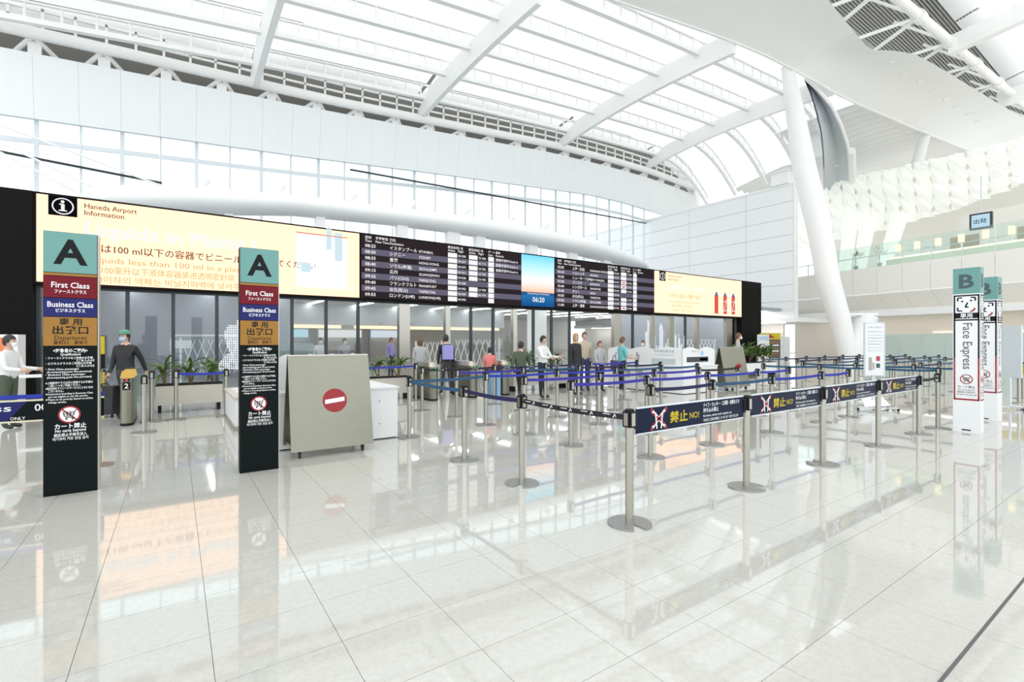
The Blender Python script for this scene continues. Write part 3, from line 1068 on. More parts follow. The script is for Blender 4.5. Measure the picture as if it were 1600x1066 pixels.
gal = MB().extr([gp(-8, 0, 6.45), gp(22, 0, 6.45), gp(22, -9, 6.45), gp(-8, -9, 6.45)], (0, 0, .25)).build('trim_4', M_WARM)
struct(gal, 'second floor gallery slab with pale parapet panels', 'gallery')
seams = [-8, -4.6, -2.3, -.2] + [on_g(u, 440)[0] for u in (1333, 1370, 1410, 1454, 1503, 1555, 1613)] + [14.5, 17.5, 20.5]
seams = sorted(seams)
for a, b in zip(seams, seams[1:]):
    a2, b2 = a + .012, b - .012
    MB().extr([gp(a2, .02, 4.86), gp(b2, .02, 4.86), gp(b2, .02, 6.68), gp(a2, .02, 6.68)], tuple(GN * -.06)).build('parapet_panel', M_WARM, gal)
    MB().extr([gp(a2 + .35, -.75, 3.66), gp(b2 + .35, -.75, 3.66), gp(b2, .02, 4.84), gp(a2, .02, 4.84)], tuple(GN * -.06)).build('sloping_panel', M_WARM, gal)
    MB().extr([gp(a + .03, -.05, 6.68), gp(b - .03, -.05, 6.68), gp(b - .03, -.05, 8.25), gp(a + .03, -.05, 8.25)], tuple(GN * -.02)).build('glass_panel', M_GLASSG, gal)
    MB().bar(gp(a, -.04, 6.6), gp(a, -.04, 7.55), .05, .05, up=(1, 0, 0)).build('baluster', M_ALU, gal)
MB().bar(gp(-8, -.12, 7.50), gp(22, -.12, 7.50), .05, .05).build('handrail', M_ALU, gal)
MB().extr([gp(-8, -.1, 3.30), gp(22, -.1, 3.30), gp(22, -.1, 3.66), gp(-8, -.1, 3.66)], tuple(GN * -1.0)).build('soffit_beam', M_WHITE, gal)
MB().extr([gp(-8, -.2, 3.66), gp(22, -.2, 3.66), gp(22, -9, 3.66), gp(-8, -9, 3.66)], (0, 0, .1)).build('soffit', M_WARM, gal)
t0, t1 = on_g(1385, 400, -1.2)[0], 22
MB().extr([gp(t0, -1.2, 6.7), gp(t1, -1.2, 6.7), gp(t1, -1.2, 7.25), gp(t0, -1.2, 7.25)], tuple(GN * -.3)).build('bench_wall', mat('bench_cream', (.80, .80, .66), .5), gal)
MB().extr([gp(t0, -1.18, 7.25), gp(t1, -1.18, 7.25), gp(t1, -1.18, 7.36), gp(t0, -1.18, 7.36)], tuple(GN * -.12)).build('cove_light', E_STRIP, gal)
for k in range(3):
    MB().extr([gp(-6 + 0 * k, -1.6 - 1.5 * k, 3.64), gp(20, -1.6 - 1.5 * k, 3.64), gp(20, -1.8 - 1.5 * k, 3.64), gp(-6, -1.8 - 1.5 * k, 3.64)], (0, 0, .02)).build('linear_light', emit_mat('gallery_fill_light%d' % k, (1, .95, .88), 7.0), gal)  # strips added under the soffit to brighten the wall below
# wall under the gallery and glass screen
ug = MB().extr([gp(-8, -6, 0), gp(22, -6, 0), gp(22, -6, 3.7), gp(-8, -6, 3.7)], tuple(GN * -.2)).build('wall_gallery', M_BEIGE)
struct(ug, 'beige wall beneath the gallery', 'wall')
MB().extr([gp(3, -5.9, 2.2), gp(22, -5.9, 2.2), gp(22, -5.9, 2.28), gp(3, -5.9, 2.28)], tuple(GN * -.1)).build('light_slot', E_STRIP, ug)
gs = thing('glass_screen', 'frosted green glass screen panels standing under the gallery', 'glass screen', tuple(G0 + GN * -2.0))
for k in range(14):
    a, b = -1 + k * 1.35, -1 + (k + 1) * 1.35
    P = lambda t, z: tuple(GD * t + Vector((0, 0, z)))
    MB().extr([P(a + .03, .1), P(b - .03, .1), P(b - .03, 2.05), P(a + .03, 2.05)], tuple(GN * -.02)).build('glass_panel', M_FROST, gs)
    MB().bar(P(a, 0), P(a, 2.15), .06, .06, up=(1, 0, 0)).build('post', M_ALU, gs)
# back wall of gallery and backlit rippled lantern
gb = MB().extr([gp(4.5, -6, 6.7), gp(22, -6, 6.7), gp(22, -6, 10.6), gp(4.5, -6, 10.3)], tuple(GN * -.2)).build('wall_gallery', M_WARM)
struct(gb, 'pale wall at the back of the upper gallery', 'wall')
for a, b in ((1485, 1530), (1590, 1640)):
    ta, tb = on_g(a, 350, -5.98)[0], on_g(b, 350, -5.98)[0]
    MB().extr([gp(ta, -5.95, 7.4), gp(tb, -5.95, 7.4), gp(tb, -5.95, 8.9), gp(ta, -5.95, 8.9)], tuple(GN * -.05)).build('shop_opening', mat('shop_dim', (.45, .36, .26), .6), gb)
gb2 = MB().extr([gp(-9, -10, 6.7), gp(24, -10, 6.7), gp(24, -10, 15.5), gp(-9, -10, 15.5)], tuple(GN * -.2)).build('wall_gallery', M_WARM)
struct(gb2, 'pale wall behind the rippled lantern', 'wall')
lan = thing('rippled_lantern', 'glowing white rippled membrane band above the gallery', 'membrane wall', tuple(G0 + GN * -6.5))
topv = [(1240, 303), (1285, 293), (1340, 280), (1430, 258), (1520, 240), (1600, 218), (1680, 196)]
botv = [(1240, 392), (1300, 378), (1400, 356), (1500, 326), (1600, 290), (1680, 262)]
nseg = 17
umin, umax = 1248, 1690
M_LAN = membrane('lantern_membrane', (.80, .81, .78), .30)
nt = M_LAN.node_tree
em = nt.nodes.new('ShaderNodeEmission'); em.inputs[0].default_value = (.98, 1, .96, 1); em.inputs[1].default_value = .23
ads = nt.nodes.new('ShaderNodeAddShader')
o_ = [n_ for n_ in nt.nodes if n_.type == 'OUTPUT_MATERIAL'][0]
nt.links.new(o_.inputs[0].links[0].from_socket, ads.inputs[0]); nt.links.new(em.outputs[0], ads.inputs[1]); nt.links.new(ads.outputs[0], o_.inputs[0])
tA, tB = on_g(umin, 300, -6.5)[0], on_g(umax, 300, -6.5)[0]
ztop = [(on_g(u, v, -6.5)) for u, v in topv]
zbot = [(on_g(u, v, -6.5)) for u, v in botv]
for k in range(nseg):
    a, b = tA + (tB - tA) * k / nseg, tA + (tB - tA) * (k + 1) / nseg
    def fn(s, q, a=a, b=b, k=k):
        t = a + .02 + (b - a - .04) * s
        z0, z1 = lerp(zbot, t), lerp(ztop, t)
        bul = .55 * math.sin(PI * s) ** .7
        wav = .22 * math.sin(q * 9 + k) * math.sin(PI * s) + .16 * math.sin(q * 25 + 2 * k + 5 * s) + .10 * math.sin(11 * s + 31 * q)
        out = bul * (.6 + .4 * math.sin(q * PI)) + wav + .9 * (q - .45 if q > .45 else 0)
        return tuple(GD * t + GN * out + Vector((0, 0, z0 + (z1 - z0) * q)))
    MB().grid(fn, 12, 32).build('rippled_panel', M_LAN, lan, smooth=True)
for u0, v0, u1, v1 in ((1358, 350, 1340, 420), (1408, 345, 1375, 420), (1330, 350, 1318, 415)):
    (ta, za), (tb, zb2) = on_g(u0, v0, -5.6), on_g(u1, v1, -5.6)
    MB().tube([tuple(GD * ta + GN * .9 + Vector((0, 0, za + .6))), tuple(GD * tb + GN * .9 + Vector((0, 0, 6.7)))], [.55, .42], 14).build('lantern_leg', M_LAN, lan, smooth=True)
b0 = on_g(1437, 262, -5.0)
roof_post = MB().tube([at_d(1446, 207, 38), at_d(1430, 268, 38)], .38, 12).tube([at_d(1447, 203, 38), at_d(1445, 212, 38)], .5, 12).build('leaning_roof_post', M_WHITE, smooth=True)
tag(roof_post, 'short leaning white post between the rippled lantern and the roof soffit', 'post')
# little lamps along the gallery
for k, u in enumerate((1403, 1433, 1466, 1502, 1540, 1581)):
    v = lerp([(1403, 392), (1581, 362)], u)
    t, z = on_g(u, v, -1.35)
    L = thing('gallery_lamp', ('first', 'second', 'third', 'fourth', 'fifth', 'sixth')[k] + ' glowing box lamp from the left along the gallery counter', 'lamp', gp(t, -1.35, 7.25), group='gallery lamps')
    MB().tube([(0, 0, 0), (0, 0, .45)], .035, 8).build('stem', M_ALU, L)
    MB().b2((-.13, -.13, .42), (.13, .13, .95)).build('shade', E_LAMP, L)
t, z = on_g(1533, 345, -1.0)
hs = thing('hanging_sign', 'small lit direction sign hanging above the gallery rail', 'sign', gp(t, -1.0, z - .5))
MB().b2((-.12, -.5, 0), (.12, .5, .95)).build('sign_box', M_FRAME, hs)
MB().b2((-.14, -.4, .1), (-.12, .4, .85)).build('lit_face', emit_mat('sign_face', (.6, .85, 1), .9), hs)
MB().b2((-.03, -.03, .95), (.03, .03, 3.2)).build('hanger', M_ALU, hs)
fr = Flat((-.14, .4, .1), (0, -1, 0), (0, 0, 1))
fr.text('出発', .1, .25, .3, 0, bold=.01)
fr.build('lettering', [M_INK], hs)
# two potted plants seen on the gallery
for k, u in enumerate((1337, 1374)):
    t, z = on_g(u, 400, -.8)
    P = thing('gallery_plant', ('small dark plant behind the gallery glass nearest the leaning column', 'small dark plant behind the gallery glass beside the cream counter')[k], 'plant', gp(t, -.8, 6.7), group='gallery plants')
    MB().lathe([(.12, 0), (.16, .35)], 12).build('pot', M_GREY_TX, P)
    mb = MB()
    for i in range(26):
        a, e = random.uniform(0, 6.28), random.uniform(.3, 1.4)
        q = Vector((math.cos(a) * math.cos(e), math.sin(a) * math.cos(e), math.sin(e))) * random.uniform(.3, .6)
        c = Vector((0, 0, .9)) + q * .4
        mb.add([c, c + q * .5 + Vector((.05, 0, 0)), c + q, c + q * .5 - Vector((.05, 0, 0))], [(0, 1, 2, 3)])
    mb.tube([(0, 0, .3), (0, 0, 1.0)], .02, 6)
    mb.build('foliage', mat('dark_foliage', (.08, .12, .06), .6), P)

# ================================================================== LEANING COLUMN
D = 29.0
ax = [(1231, 106), (1236, 140), (1243, 180), (1257, 266), (1279, 352), (1294.5, 439), (1312, 500), (1325, 556), (1330, 575.1)]
wd = [18, 22, 26, 33, 34, 32, 30, 27, 25]
lc = thing('leaning_column', 'huge tapered white leaning column in front of the gallery', 'column', (0, 0, 0))
pts = [at_d(u, v, D) for u, v in ax]
MB().tube(pts, [w / 2 * D / F_PX for w in wd], 24).build('shaft', M_WHITE, lc, smooth=True)
MB().lathe([(.36, 0), (.36, .12), (.2, .3), (.2, .5)], 16, 0, tuple(pts[0] - Vector((0, 0, .05)))).build('head_bearing', M_STEELW, lc)
foot = pts[-1]
MB().tube([at_d(1356, 494, D), at_d(1341, 530, D), foot], [.55, .5, .42], 16).build('branch', M_WHITE, lc, smooth=True)
q0, q1 = at_d(1316, 492, D), at_d(1368, 491, D)
MB().bar(q0, q1, .5, .12).build('cross_plate', M_WHITE, lc)
MB().lathe([(.75, 0), (.75, .05), (.5, .1)], 20, 0, (foot.x, foot.y, 0)).build('base_plate', M_WHITE, lc)

# ================================================================== QUEUE POSTS
def base_poly():
    pts = []
    for k in range(41):
        a = R(-72) + R(324) * k / 40 + R(18)
        pts.append((.19 * math.cos(a), .19 * math.sin(a)))
    pts += [(.012, -.12), (0, -.065), (.04, -.05), (.07, -.09)]
    return pts


base_me = MB().prism(base_poly(), 0.0, .016).mesh('base_plate', M_BASE)
post_tube = MB().lathe([(.036, .014), (.036, .82), (.040, .82), (.040, .845), (.030, .845), (.030, 1.0)], 14).mesh('post_tube', M_STEEL, True)
head_me = MB().b2((-.047, -.036, .85), (.047, .036, .985)).b2((-.036, -.047, .85), (.036, .047, .985)).lathe([(.043, .985), (.043, 1.0), (.03, 1.008)], 14).mesh('belt_head', M_BLK)
strip_me = MB().b2((-.022, -.0475, .862), (.022, -.0465, .972)).b2((-.022, .0465, .862), (.022, .0475, .972)).b2((-.0475, -.022, .862), (-.0465, .022, .972)).b2((.0465, -.022, .862), (.0475, .022, .972)).mesh('head_trim', M_STEEL)


def belt_between(root, a, b, col, z=.93, w=.05, marks=0):
    a, b = Vector((a[0], a[1], 0)), Vector((b[0], b[1], 0))
    dv = (b - a)
    L = dv.length
    dv.normalize()
    nn = Vector((-dv.y, dv.x, 0)) * .0012
    n = 8
    vs, fs = [], []
    for i in range(n + 1):
        t = i / n
        p = a + dv * (.046 + (L - .092) * t) + Vector((0, 0, z - .018 * 4 * t * (1 - t)))
        for s_ in (-1, 1):
            for hz in (-w / 2, w / 2):
                vs.append(p + nn * s_ + Vector((0, 0, hz)) - root.location)
    for i in range(n):
        o = i * 4
        q = o + 4
        fs += [(o, o + 1, q + 1, q), (o + 2, q + 2, q + 3, o + 3), (o + 1, o + 3, q + 3, q + 1), (o, q, q + 2, o + 2)]
    bo = MB().add(vs, fs).build('belt', BELT[col], root)
    if marks:
        for s_ in (-1, 1):
            rr = dv * -s_
            f = Flat(a - root.location + nn * s_ * 1.6, rr if s_ > 0 else dv, (0, 0, 1), .0004)
            f = Flat(a - root.location, dv, (0, 0, 1), .002) if s_ < 0 else Flat(a - root.location, dv * -1, (0, 0, 1), .002)
            for k in range(marks):
                t = (k + .5) / marks
                x = (.046 + (L - .092) * t) * (1 if s_ < 0 else -1)
                zz = z - .018 * 4 * t * (1 - t)
                f.line(x, zz - .017, x + .022, zz + .017, .008)
                f.line(x + .022, zz + .017, x + .036, zz - .008, .008)
                f.rect(x - .12, zz + .006, x - .03, zz + .012)
            f.build('belt_mark', [M_TXT_W], bo)
    return bo


def stanchion(x, y, label, group, rot=0.0):
    t = thing('belt_stanchion', label, 'queue post', (x, y, 0), 0, group)
    b = put('base_plate', base_me, t)
    b.rotation_euler = (0, 0, rot)
    put('post_tube', post_tube, t)
    h = put('belt_head', head_me, t)
    put('head_trim', strip_me, h)
    return t


def row(pts, cols, where, group, rots=None, marks=0):
    ts = []
    n = len(pts)
    for i, (x, y) in enumerate(pts):
        c = cols[i] if i < len(cols) else None
        desc = ('%s belt steel post, ' % {'blue': 'bright blue', 'purple': 'violet', 'teal': 'teal', 'navy': 'navy', 'black': 'black'}[c]) if c else 'steel queue post, '
        t = stanchion(x, y, desc + '%s from left %s' % (ORD[i], where), group, rots[i] if rots else random.uniform(0, 6.28))
        ts.append(t)
    for i in range(n - 1):
        if cols[i]:
            belt_between(ts[i], pts[i], pts[i + 1], cols[i], marks=marks)
    return ts


# front row carrying the prohibition banners
FR = [(3.27, 2.93), (5.13, 2.93), (6.91, 2.92), (8.81, 2.95), (10.5, 2.93), (11.5, 2.93)]
ts = row(FR, [None, None, None, None, 'black'], 'in the front banner row', 'front row queue posts', [R(-37), R(20), R(150), R(190), R(150), R(-50)])
# side line running back from the front corner
SL = [(3.2, 7.63), (3.2, 5.76), (3.2, 4.44)]
ts2 = row(SL, ['teal', 'navy', 'black'], 'in the side line to the no entry board', 'side line queue posts', [R(30), R(90), R(-70)])
belt_between(ts2[2], SL[2], FR[0], 'black', marks=5)
belt_between(ts2[0], SL[0], (4.87, 7.9), 'teal')
Q = {
    4.45: ([5.39, 6.83, 8.59, 10.46, 11.7], ['navy', 'teal', 'blue', 'blue']),
    5.63: ([4.98, 6.72, 8.49, 10.29, 11.62], ['purple', 'purple', 'blue', 'blue']),
    6.77: ([4.93, 6.70, 8.32, 9.86, 11.46], ['purple', 'purple', 'purple', 'black']),
    7.93: ([4.87, 6.63, 8.37, 10.01, 11.49], ['blue', 'blue', 'teal', 'teal']),
    9.14: ([4.89, 6.6, 8.34, 10.02, 11.5], ['purple', 'teal', 'navy', 'navy']),
    10.4: ([4.67, 6.63, 8.27, 9.96, 11.95], ['black', 'navy', 'navy', 'blue']),
}
rn = ['second', 'third', 'fourth', 'fifth', 'sixth', 'seventh']
for k, (y, (xs_, cs)) in enumerate(Q.items()):
    row([(x, y) for x in xs_], cs, 'in %s row of main queue' % rn[k], 'main queue posts', marks=2 if k == 5 else 0)
row([(1.6, 10.8), (3.1, 10.8)], ['blue'], 'of the pair behind the no entry board', 'posts behind the no entry board')
row([(2.9, 12.2), (5.3, 12.2)], ['blue'], 'of the pair by the middle planter', 'posts by the middle planter')
row([(-.44, 10.67)], [], 'standing alone by the number two gate', 'posts by the left gate')
row([(-.38, 12.04), (.02, 12.05), (.9, 12.0)], [None, 'blue'], 'in the line before the left planter', 'posts before the left planter')
row([(13.0, 6.95), (13.8, 5.9), (14.1, 4.8), (14.2, 3.6)], ['teal', 'teal', 'teal'], 'in the line behind the letter B pillar', 'side line by the B pillars')
row([(15.3, 7.0), (15.45, 5.7), (15.6, 4.45), (15.62, 3.5)], ['teal', 'teal', 'teal'], 'in the line beyond the notice stand', 'side line by the notice stand')
for k, (y, c) in enumerate(((4.7, 'teal'), (5.8, 'teal'), (6.9, 'teal'), (8.1, 'navy'), (9.3, 'teal'))):
    xs_ = [17.0, 18.6, 20.2, 21.8, 23.5, 25.2, 27.0][: 7 if k else 6]
    row([(x + .1 * k, y) for x in xs_], [c if (i + k) % 5 else 'navy' for i in range(len(xs_) - 1)], 'in %s row of far queue' % ORD[k], 'far queue posts')
row([(19.4, 3.1), (21.2, 3.1)], ['blue'], 'in the row right of the B pillars', 'posts right of the B pillars')

# prohibition banners clipped between the front posts
BW = ['nearest the viewer, between the first two posts', 'second from the left, between the second and third posts', 'third from the left, between the third and fourth posts', 'farthest right, between the fourth and fifth posts']
for k in range(4):
    a, b = Vector((*FR[k], 0)), Vector((*FR[k + 1], 0))
    dv = (b - a).normalized()
    L = (b - a).length
    t = thing('prohibition_banner', 'navy knife prohibition banner panel ' + BW[k], 'banner', tuple(a), math.atan2(dv.y, dv.x), 'prohibition banners')
    x0, x1 = .085, L - .075
    z0, z1 = .775, 1.0
    MB().b2((x0, -.006, z0), (x1, .006, z1)).build('panel', M_NAVYP, t)
    MB().b2((x0, -.010, z1 - .002), (x1, .010, z1 + .012)).build('top_rail', M_ALU, t)
    MB().b2((x0, -.009, z0 - .008), (x1, .009, z0 + .004)).build('bottom_rail', M_ALU, t)
    MB().b2((.045, -.014, z0 + .05), (x0, .014, z1 - .03)).build('end_clip', M_BLK, t)
    MB().b2((x1, -.014, z0 + .05), (L - .045, .014, z1 - .03)).build('end_clip', M_BLK, t)
    f = Flat((x0, -.006, z0), (1, 0, 0), (0, 0, 1), .0015)
    cx, cy = .30, .112
    for sx in (-1, 1):
        f.line(cx - sx * .10, cy + .085, cx + sx * .10, cy - .085, .030, 0, 1)
        f.disc(cx - sx * .10, cy + .085, .019, 1, 2, 10); f.disc(cx + sx * .10, cy - .085, .019, 1, 2, 10)
    for sx in (-1, 1):
        f.line(cx - sx * .085, cy + .055, cx + sx * .085, cy - .055, .020, 1, 2)
        f.line(cx - sx * .03, cy - .09, cx - sx * .05, cy + .06, .016, 0, 3)
    f.build('tool_emblem', [M_TXT_W, M_RED], t)
    f = Flat((x0, -.006, z0), (1, 0, 0), (0, 0, 1), .0015)
    f.text('禁止', .46, .065, .115, 0, bold=.022, width=.27)
    f.text('NO!', .76, .072, .085, 0, bold=.01, width=.15)
    f.build('warning_lettering', [M_TXT_Y], t)
    f = Flat((x0, -.006, z0), (1, 0, 0), (0, 0, 1), .0015)
    w = x1 - x0
    f.text('ナイフ・カッター・工具類・油類などの', .98, .165, .048, 0, bold=.012, width=w - 1.06)
    f.text('持ち込み禁止', .98, .113, .048, 0, bold=.012, width=.26)
    f.text('No knives, cutters, tools, weapons, etc.', .98, .066, .034, 0, bold=.008, width=.5)
    f.text('刀具,剪刀,工具类,油类禁止  칼, 커터, 공구, 기름 등 반입 금지', .98, .022, .032, 0, bold=.006, width=w - 1.08)
    f.build('small_lettering', [M_TXT_W], t)['kind'] = 'stuff'
sk = tag(MB().ball((0, 0, 0), .06, 12, 8).build('red_white_ball', [M_RED], None, (11.42, 6.71, .99)), 'small red ball on top of a queue post near the far steel board', 'ball')

# class banner at the left edge
t = thing('class_banner', 'black and blue business class banner at the left edge behind the letter A pillar', 'banner', (-.75, 8.15, 0), R(176))
bp = lambda lo, hi: MB().b2(lo, hi)
bp((0, -.008, .64), (2.4, .008, .87)).build('panel', M_SGN_DK, t)
bp((0, -.012, .87), (2.4, .012, .89)).build('top_rail', mat('pale_gold_rail', (.75, .68, .5), .35), t)
bp((0, -.012, .62), (2.4, .012, .64)).build('bottom_rail', MATS['pale_gold_rail'], t)
bp((0, -.004, .90), (2.4, .004, .95)).build('belt', BELT['blue'], t)
for x in (.06, 2.3):
    MB().lathe([(.036, .016), (.036, 1.0)], 12, 0, (x, 0, 0)).lathe([(.17, 0), (.17, .016)], 20, 0, (x, 0, 0)).build('post', M_STEEL, t)
f = Flat((2.4, .008, .64), (-1, 0, 0), (0, 0, 1), .002)
f.rect(.0, .0, 1.5, .23, 0); f.poly([(1.5, 0), (1.68, .23), (1.5, .23)], 0)
f.text('Business Class', .35, .12, .11, 1, 2, bold=.012, width=1.19)
f.text('ビジネスクラス', .75, .065, .05, 1, 2, bold=.01)
f.text('First Class', 1.2, .012, .055, 2, 2, bold=.01)
f.text('ONLY', 1.53, .012, .05, 1, 2, bold=.01)
f.text('00', 1.745, .11, .12, 1, 2, bold=.012)
f.build('lettering', [M_SGN_BLUE, M_TXT_W, M_TXT_Y], t)

# ================================================================== LETTER A PILLARS
for k, (x0, yf) in enumerate(((-1.11, 6.83), (.645, 6.70))):
    W, H = .425, 2.735
    t = thing('direction_pillar', ('dark sign pillar topped with a teal letter A, nearer the left edge', 'dark sign pillar topped with a teal letter A, beside the steel no entry board')[k], 'sign pillar', (x0, yf, 0), 0, 'letter A pillars')
    MB().b2((0, .008, 0), (W, .18, H)).build('body', M_SGN_DK, t)
    MB().b2((W, .03, 0), (W + .012, .16, H)).build('side_trim', M_STEEL, t)
    bands = [('letter_panel', 2.309, 2.735, M_TEAL_SIGN), ('gold_stripe', 2.276, 2.309, M_SGN_GOLD), ('first_class_panel', 2.048, 2.276, M_SGN_RED),
             ('business_class_panel', 1.851, 2.048, M_SGN_BLUE), ('departures_panel', 1.548, 1.851, M_SGN_GOLD), ('information_panel', .02, 1.548, M_SGN_DK)]
    pr = {}
    for n_, a, b, m in bands:
        pr[n_] = MB().b2((.002, -.002, a + .003), (W - .002, .01, b - .003)).build(n_, m, t)

    def fp():
        return Flat((0, -.002, 0), (1, 0, 0), (0, 0, 1), .0012)
    c = W / 2

    def ln(par, body, z, size, width, m, bold=.012, x=None, al='c', name='text_line'):
        fp().text(body, c if x is None else x, z - size * .36, size, 0, al=al, bold=bold, width=width).build(name, [m], pr[par])
    ln('letter_panel', 'A', 2.535, .355, .27, M_INK, .03, name='letter')
    ln('first_class_panel', 'First Class', 2.185, .082, .30, M_TXT_W, .014)
    ln('first_class_panel', 'ファーストクラス', 2.115, .042, .25, M_TXT_W, .02)
    ln('business_class_panel', 'Business Class', 1.982, .078, .36, M_TXT_W, .014)
    ln('business_class_panel', 'ビジネスクラス', 1.917, .042, .23, M_TXT_W, .02)
    ln('departures_panel', '専 用', 1.80, .080, .18, M_INK, .015)
    ln('departures_panel', '出発口', 1.712, .092, .28, M_INK, .018)
    ln('departures_panel', 'Departures', 1.636, .062, .25, M_INK, 0)
    ln('departures_panel', '登机口　출발구', 1.585, .042, .27, M_INK, .01)
    ln('information_panel', '<対象者のご案内>', 1.50, .045, .27, M_TXT_W, .02)
    ln('information_panel', 'Qualification', 1.462, .036, .16, M_TXT_W)
    z = 1.425
    f = fp()
    for s_, ind, w_, al in (('・ファーストクラスをご利用のお客様', .02, .37, 'l'), ('【ご本人のみ】', .40, .14, 'r'), ('・ビジネスクラスをご利用のお客様', .02, .36, 'l'), ('【ご本人のみ】', .40, .14, 'r'),
                            ('・First Class passenger', .02, .26, 'l'), ('(Accompanying guest: Not permitted)', .03, .35, 'l'), ('・Business Class passenger', .02, .31, 'l'), ('(Accompanying guest: Not permitted)', .03, .35, 'l'), ('', 0, 0, 'l'),
                            ('※上級航空クラス以外に搭乗するお客様は', .02, .37, 'l'), ('一般レーンをご利用ください。', .04, .25, 'l'), ('※航空会社マイレージサービスによる優先は', .02, .37, 'l'), ('ございません。', .04, .12, 'l'),
                            ('※Customers boarding in Economy Class', .02, .37, 'l'), ('are not eligible to use this service.', .04, .31, 'l'), ('※There is no priority based on airline', .02, .37, 'l'), ('mileage service.', .04, .14, 'l')):
        if s_:
            f.text(s_, ind, z - .012, .027, 0, al=al, width=w_, bold=.012)
        z -= .0285
    f.build('small_lettering', [M_TXT_W], pr['information_panel'])['kind'] = 'stuff'
    ln('information_panel', 'カート禁止', .712, .058, .25, M_TXT_W, .02)
    ln('information_panel', 'No carts beyond', .668, .044, .24, M_TXT_W, .014)
    ln('information_panel', '超此禁止手推车进入', .622, .038, .26, M_TXT_W, .01)
    ln('information_panel', '여기부터 카트 반입 금지', .582, .036, .28, M_TXT_W, .01)
    fp().cart(c - .01, .832, .090, 0, 1, 2).build('no_cart_symbol', [M_TXT_W, M_RED, M_INK], pr['information_panel'])

# ================================================================== LETTER B PILLARS
for k, (x0, y0, w, dp) in enumerate(((11.42, 2.70, .36, .22), (13.42, 2.88, .38, .36))):
    H = 2.88
    t = thing('face_check_pillar', ('white sign pillar with a teal letter B, in front of its twin', 'white sign pillar with a teal letter B, half hidden behind its twin')[k], 'sign pillar', (x0, y0, 0), R(-90), 'letter B pillars')
    MB().b2((0, 0, 0), (w, dp, H)).build('body', M_SHEET, t)
    MB().b2((w * .33, -.004, .03), (w * .66, 0, .05)).build('vent_slot', M_INK, t)
    faces = [((0, 0, 0), (1, 0, 0), w, ''), ((w, 0, 0), (0, 1, 0), dp, '')]
    for (o3, r3, ww, _) in faces:
        main = r3[0] == 1
        f = Flat(o3, r3, (0, 0, 1), .0015)
        f.rect(0, 2.43, ww, H, 0)
        f.build('teal_panel', [M_TEAL_SIGN], t)
        f = Flat(o3, r3, (0, 0, 1), .0015)
        f.text('B', ww / 2, 2.535, .33, 0, 2, al='c', bold=.03, width=ww * .56)
        f.build('letter', [M_INKG if main else mat('ink_teal', ink(20, 70, 72), .5)], t)
        e = .022 * ww / .36
        f = Flat(o3, r3, (0, 0, 1), .0015)
        z0, zm, z1 = .56, 1.3, 2.41
        f.rect(.01, zm, .01 + e, z1, 0); f.rect(ww - .01 - e, zm, ww - .01, z1, 0); f.rect(.01, z1 - .025, ww - .01, z1, 0); f.rect(.01, 1.997, ww - .01, 2.093, 0); f.rect(.01, 1.957, ww - .01, 1.982, 0)
        f.rect(.01, z0, .01 + e, zm, 1); f.rect(ww - .01 - e, z0, ww - .01, zm, 1); f.rect(.01, z0, ww - .01, z0 + .028, 1)
        f.build('border', [M_INK, M_RED], t)
        f = Flat(o3, r3, (0, 0, 1), .0015)
        q = ww / .36
        cx, cz, a, b, lw_ = ww / 2, 2.245, .115 * q, .115, .022 * q
        for sx in (-1, 1):
            for sz in (-1, 1):
                if sx == 1 and sz == -1:
                    continue
                f.rect(min(cx + sx * a, cx + sx * (a - .06 * q)), cz + sz * b - .011, max(cx + sx * a, cx + sx * (a - .06 * q)), cz + sz * b + .011, 0)
                f.rect(cx + sx * a - lw_ / 2, min(cz + sz * b, cz + sz * (b - .06)), cx + sx * a + lw_ / 2, max(cz + sz * b, cz + sz * (b - .06)), 0)
        f.disc(cx - .055 * q, cz + .05, .015 * q, 0); f.disc(cx + .06 * q, cz + .06, .015 * q, 0)
        f.line(cx + .015 * q, cz + .03, cx - .015 * q, cz - .05, .022 * q, 0); f.line(cx - .02 * q, cz - .05, cx + .03 * q, cz - .05, .022, 0)
        f.ring(cx + .05 * q, cz - .07, .045 * q, .07 * q, 1, 1, 10, -PI / 2, 0)
        f.build('face_symbol', [M_INK, M_RED], t)
        f = Flat(o3, r3, (0, 0, 1), .0015)
        f.text('専用', cx, 2.012, .085, 0, 2, al='c', bold=.015, width=.16 * q)
        f.build('white_lettering', [M_TXT_W], t)
        f = Flat(o3, r3, (0, 0, 1), .0015)
        ISO = mat('ink_soft', (.10, .10, .11), .5)
        f.text('Face Express', cx - .045 * q, 1.915, .175, 0, 1, bold=.008, rot=1, width=.81)
        f.build('text_line', [ISO], t)
        for s_, zz, sz, wv in (('カート禁止', .775, .052, .23), ('No carts beyond', .733, .034, .22), ('超此禁止手推车进入', .690, .034, .24), ('여기부터 카트 반입 금지', .645, .032, .26)):
            f = Flat(o3, r3, (0, 0, 1), .0015)
            f.text(s_, cx, zz, sz, 0, 1, al='c', bold=.01, width=wv * q)
            f.build('text_line', [ISO], t)
        f = Flat(o3, r3, (0, 0, 1), .0015)
        f.cart(cx, .93, .085 if main or k else .06, 0, 1, 2)
        f.build('no_cart_symbol', [M_SHEET, M_RED, M_INK], t)

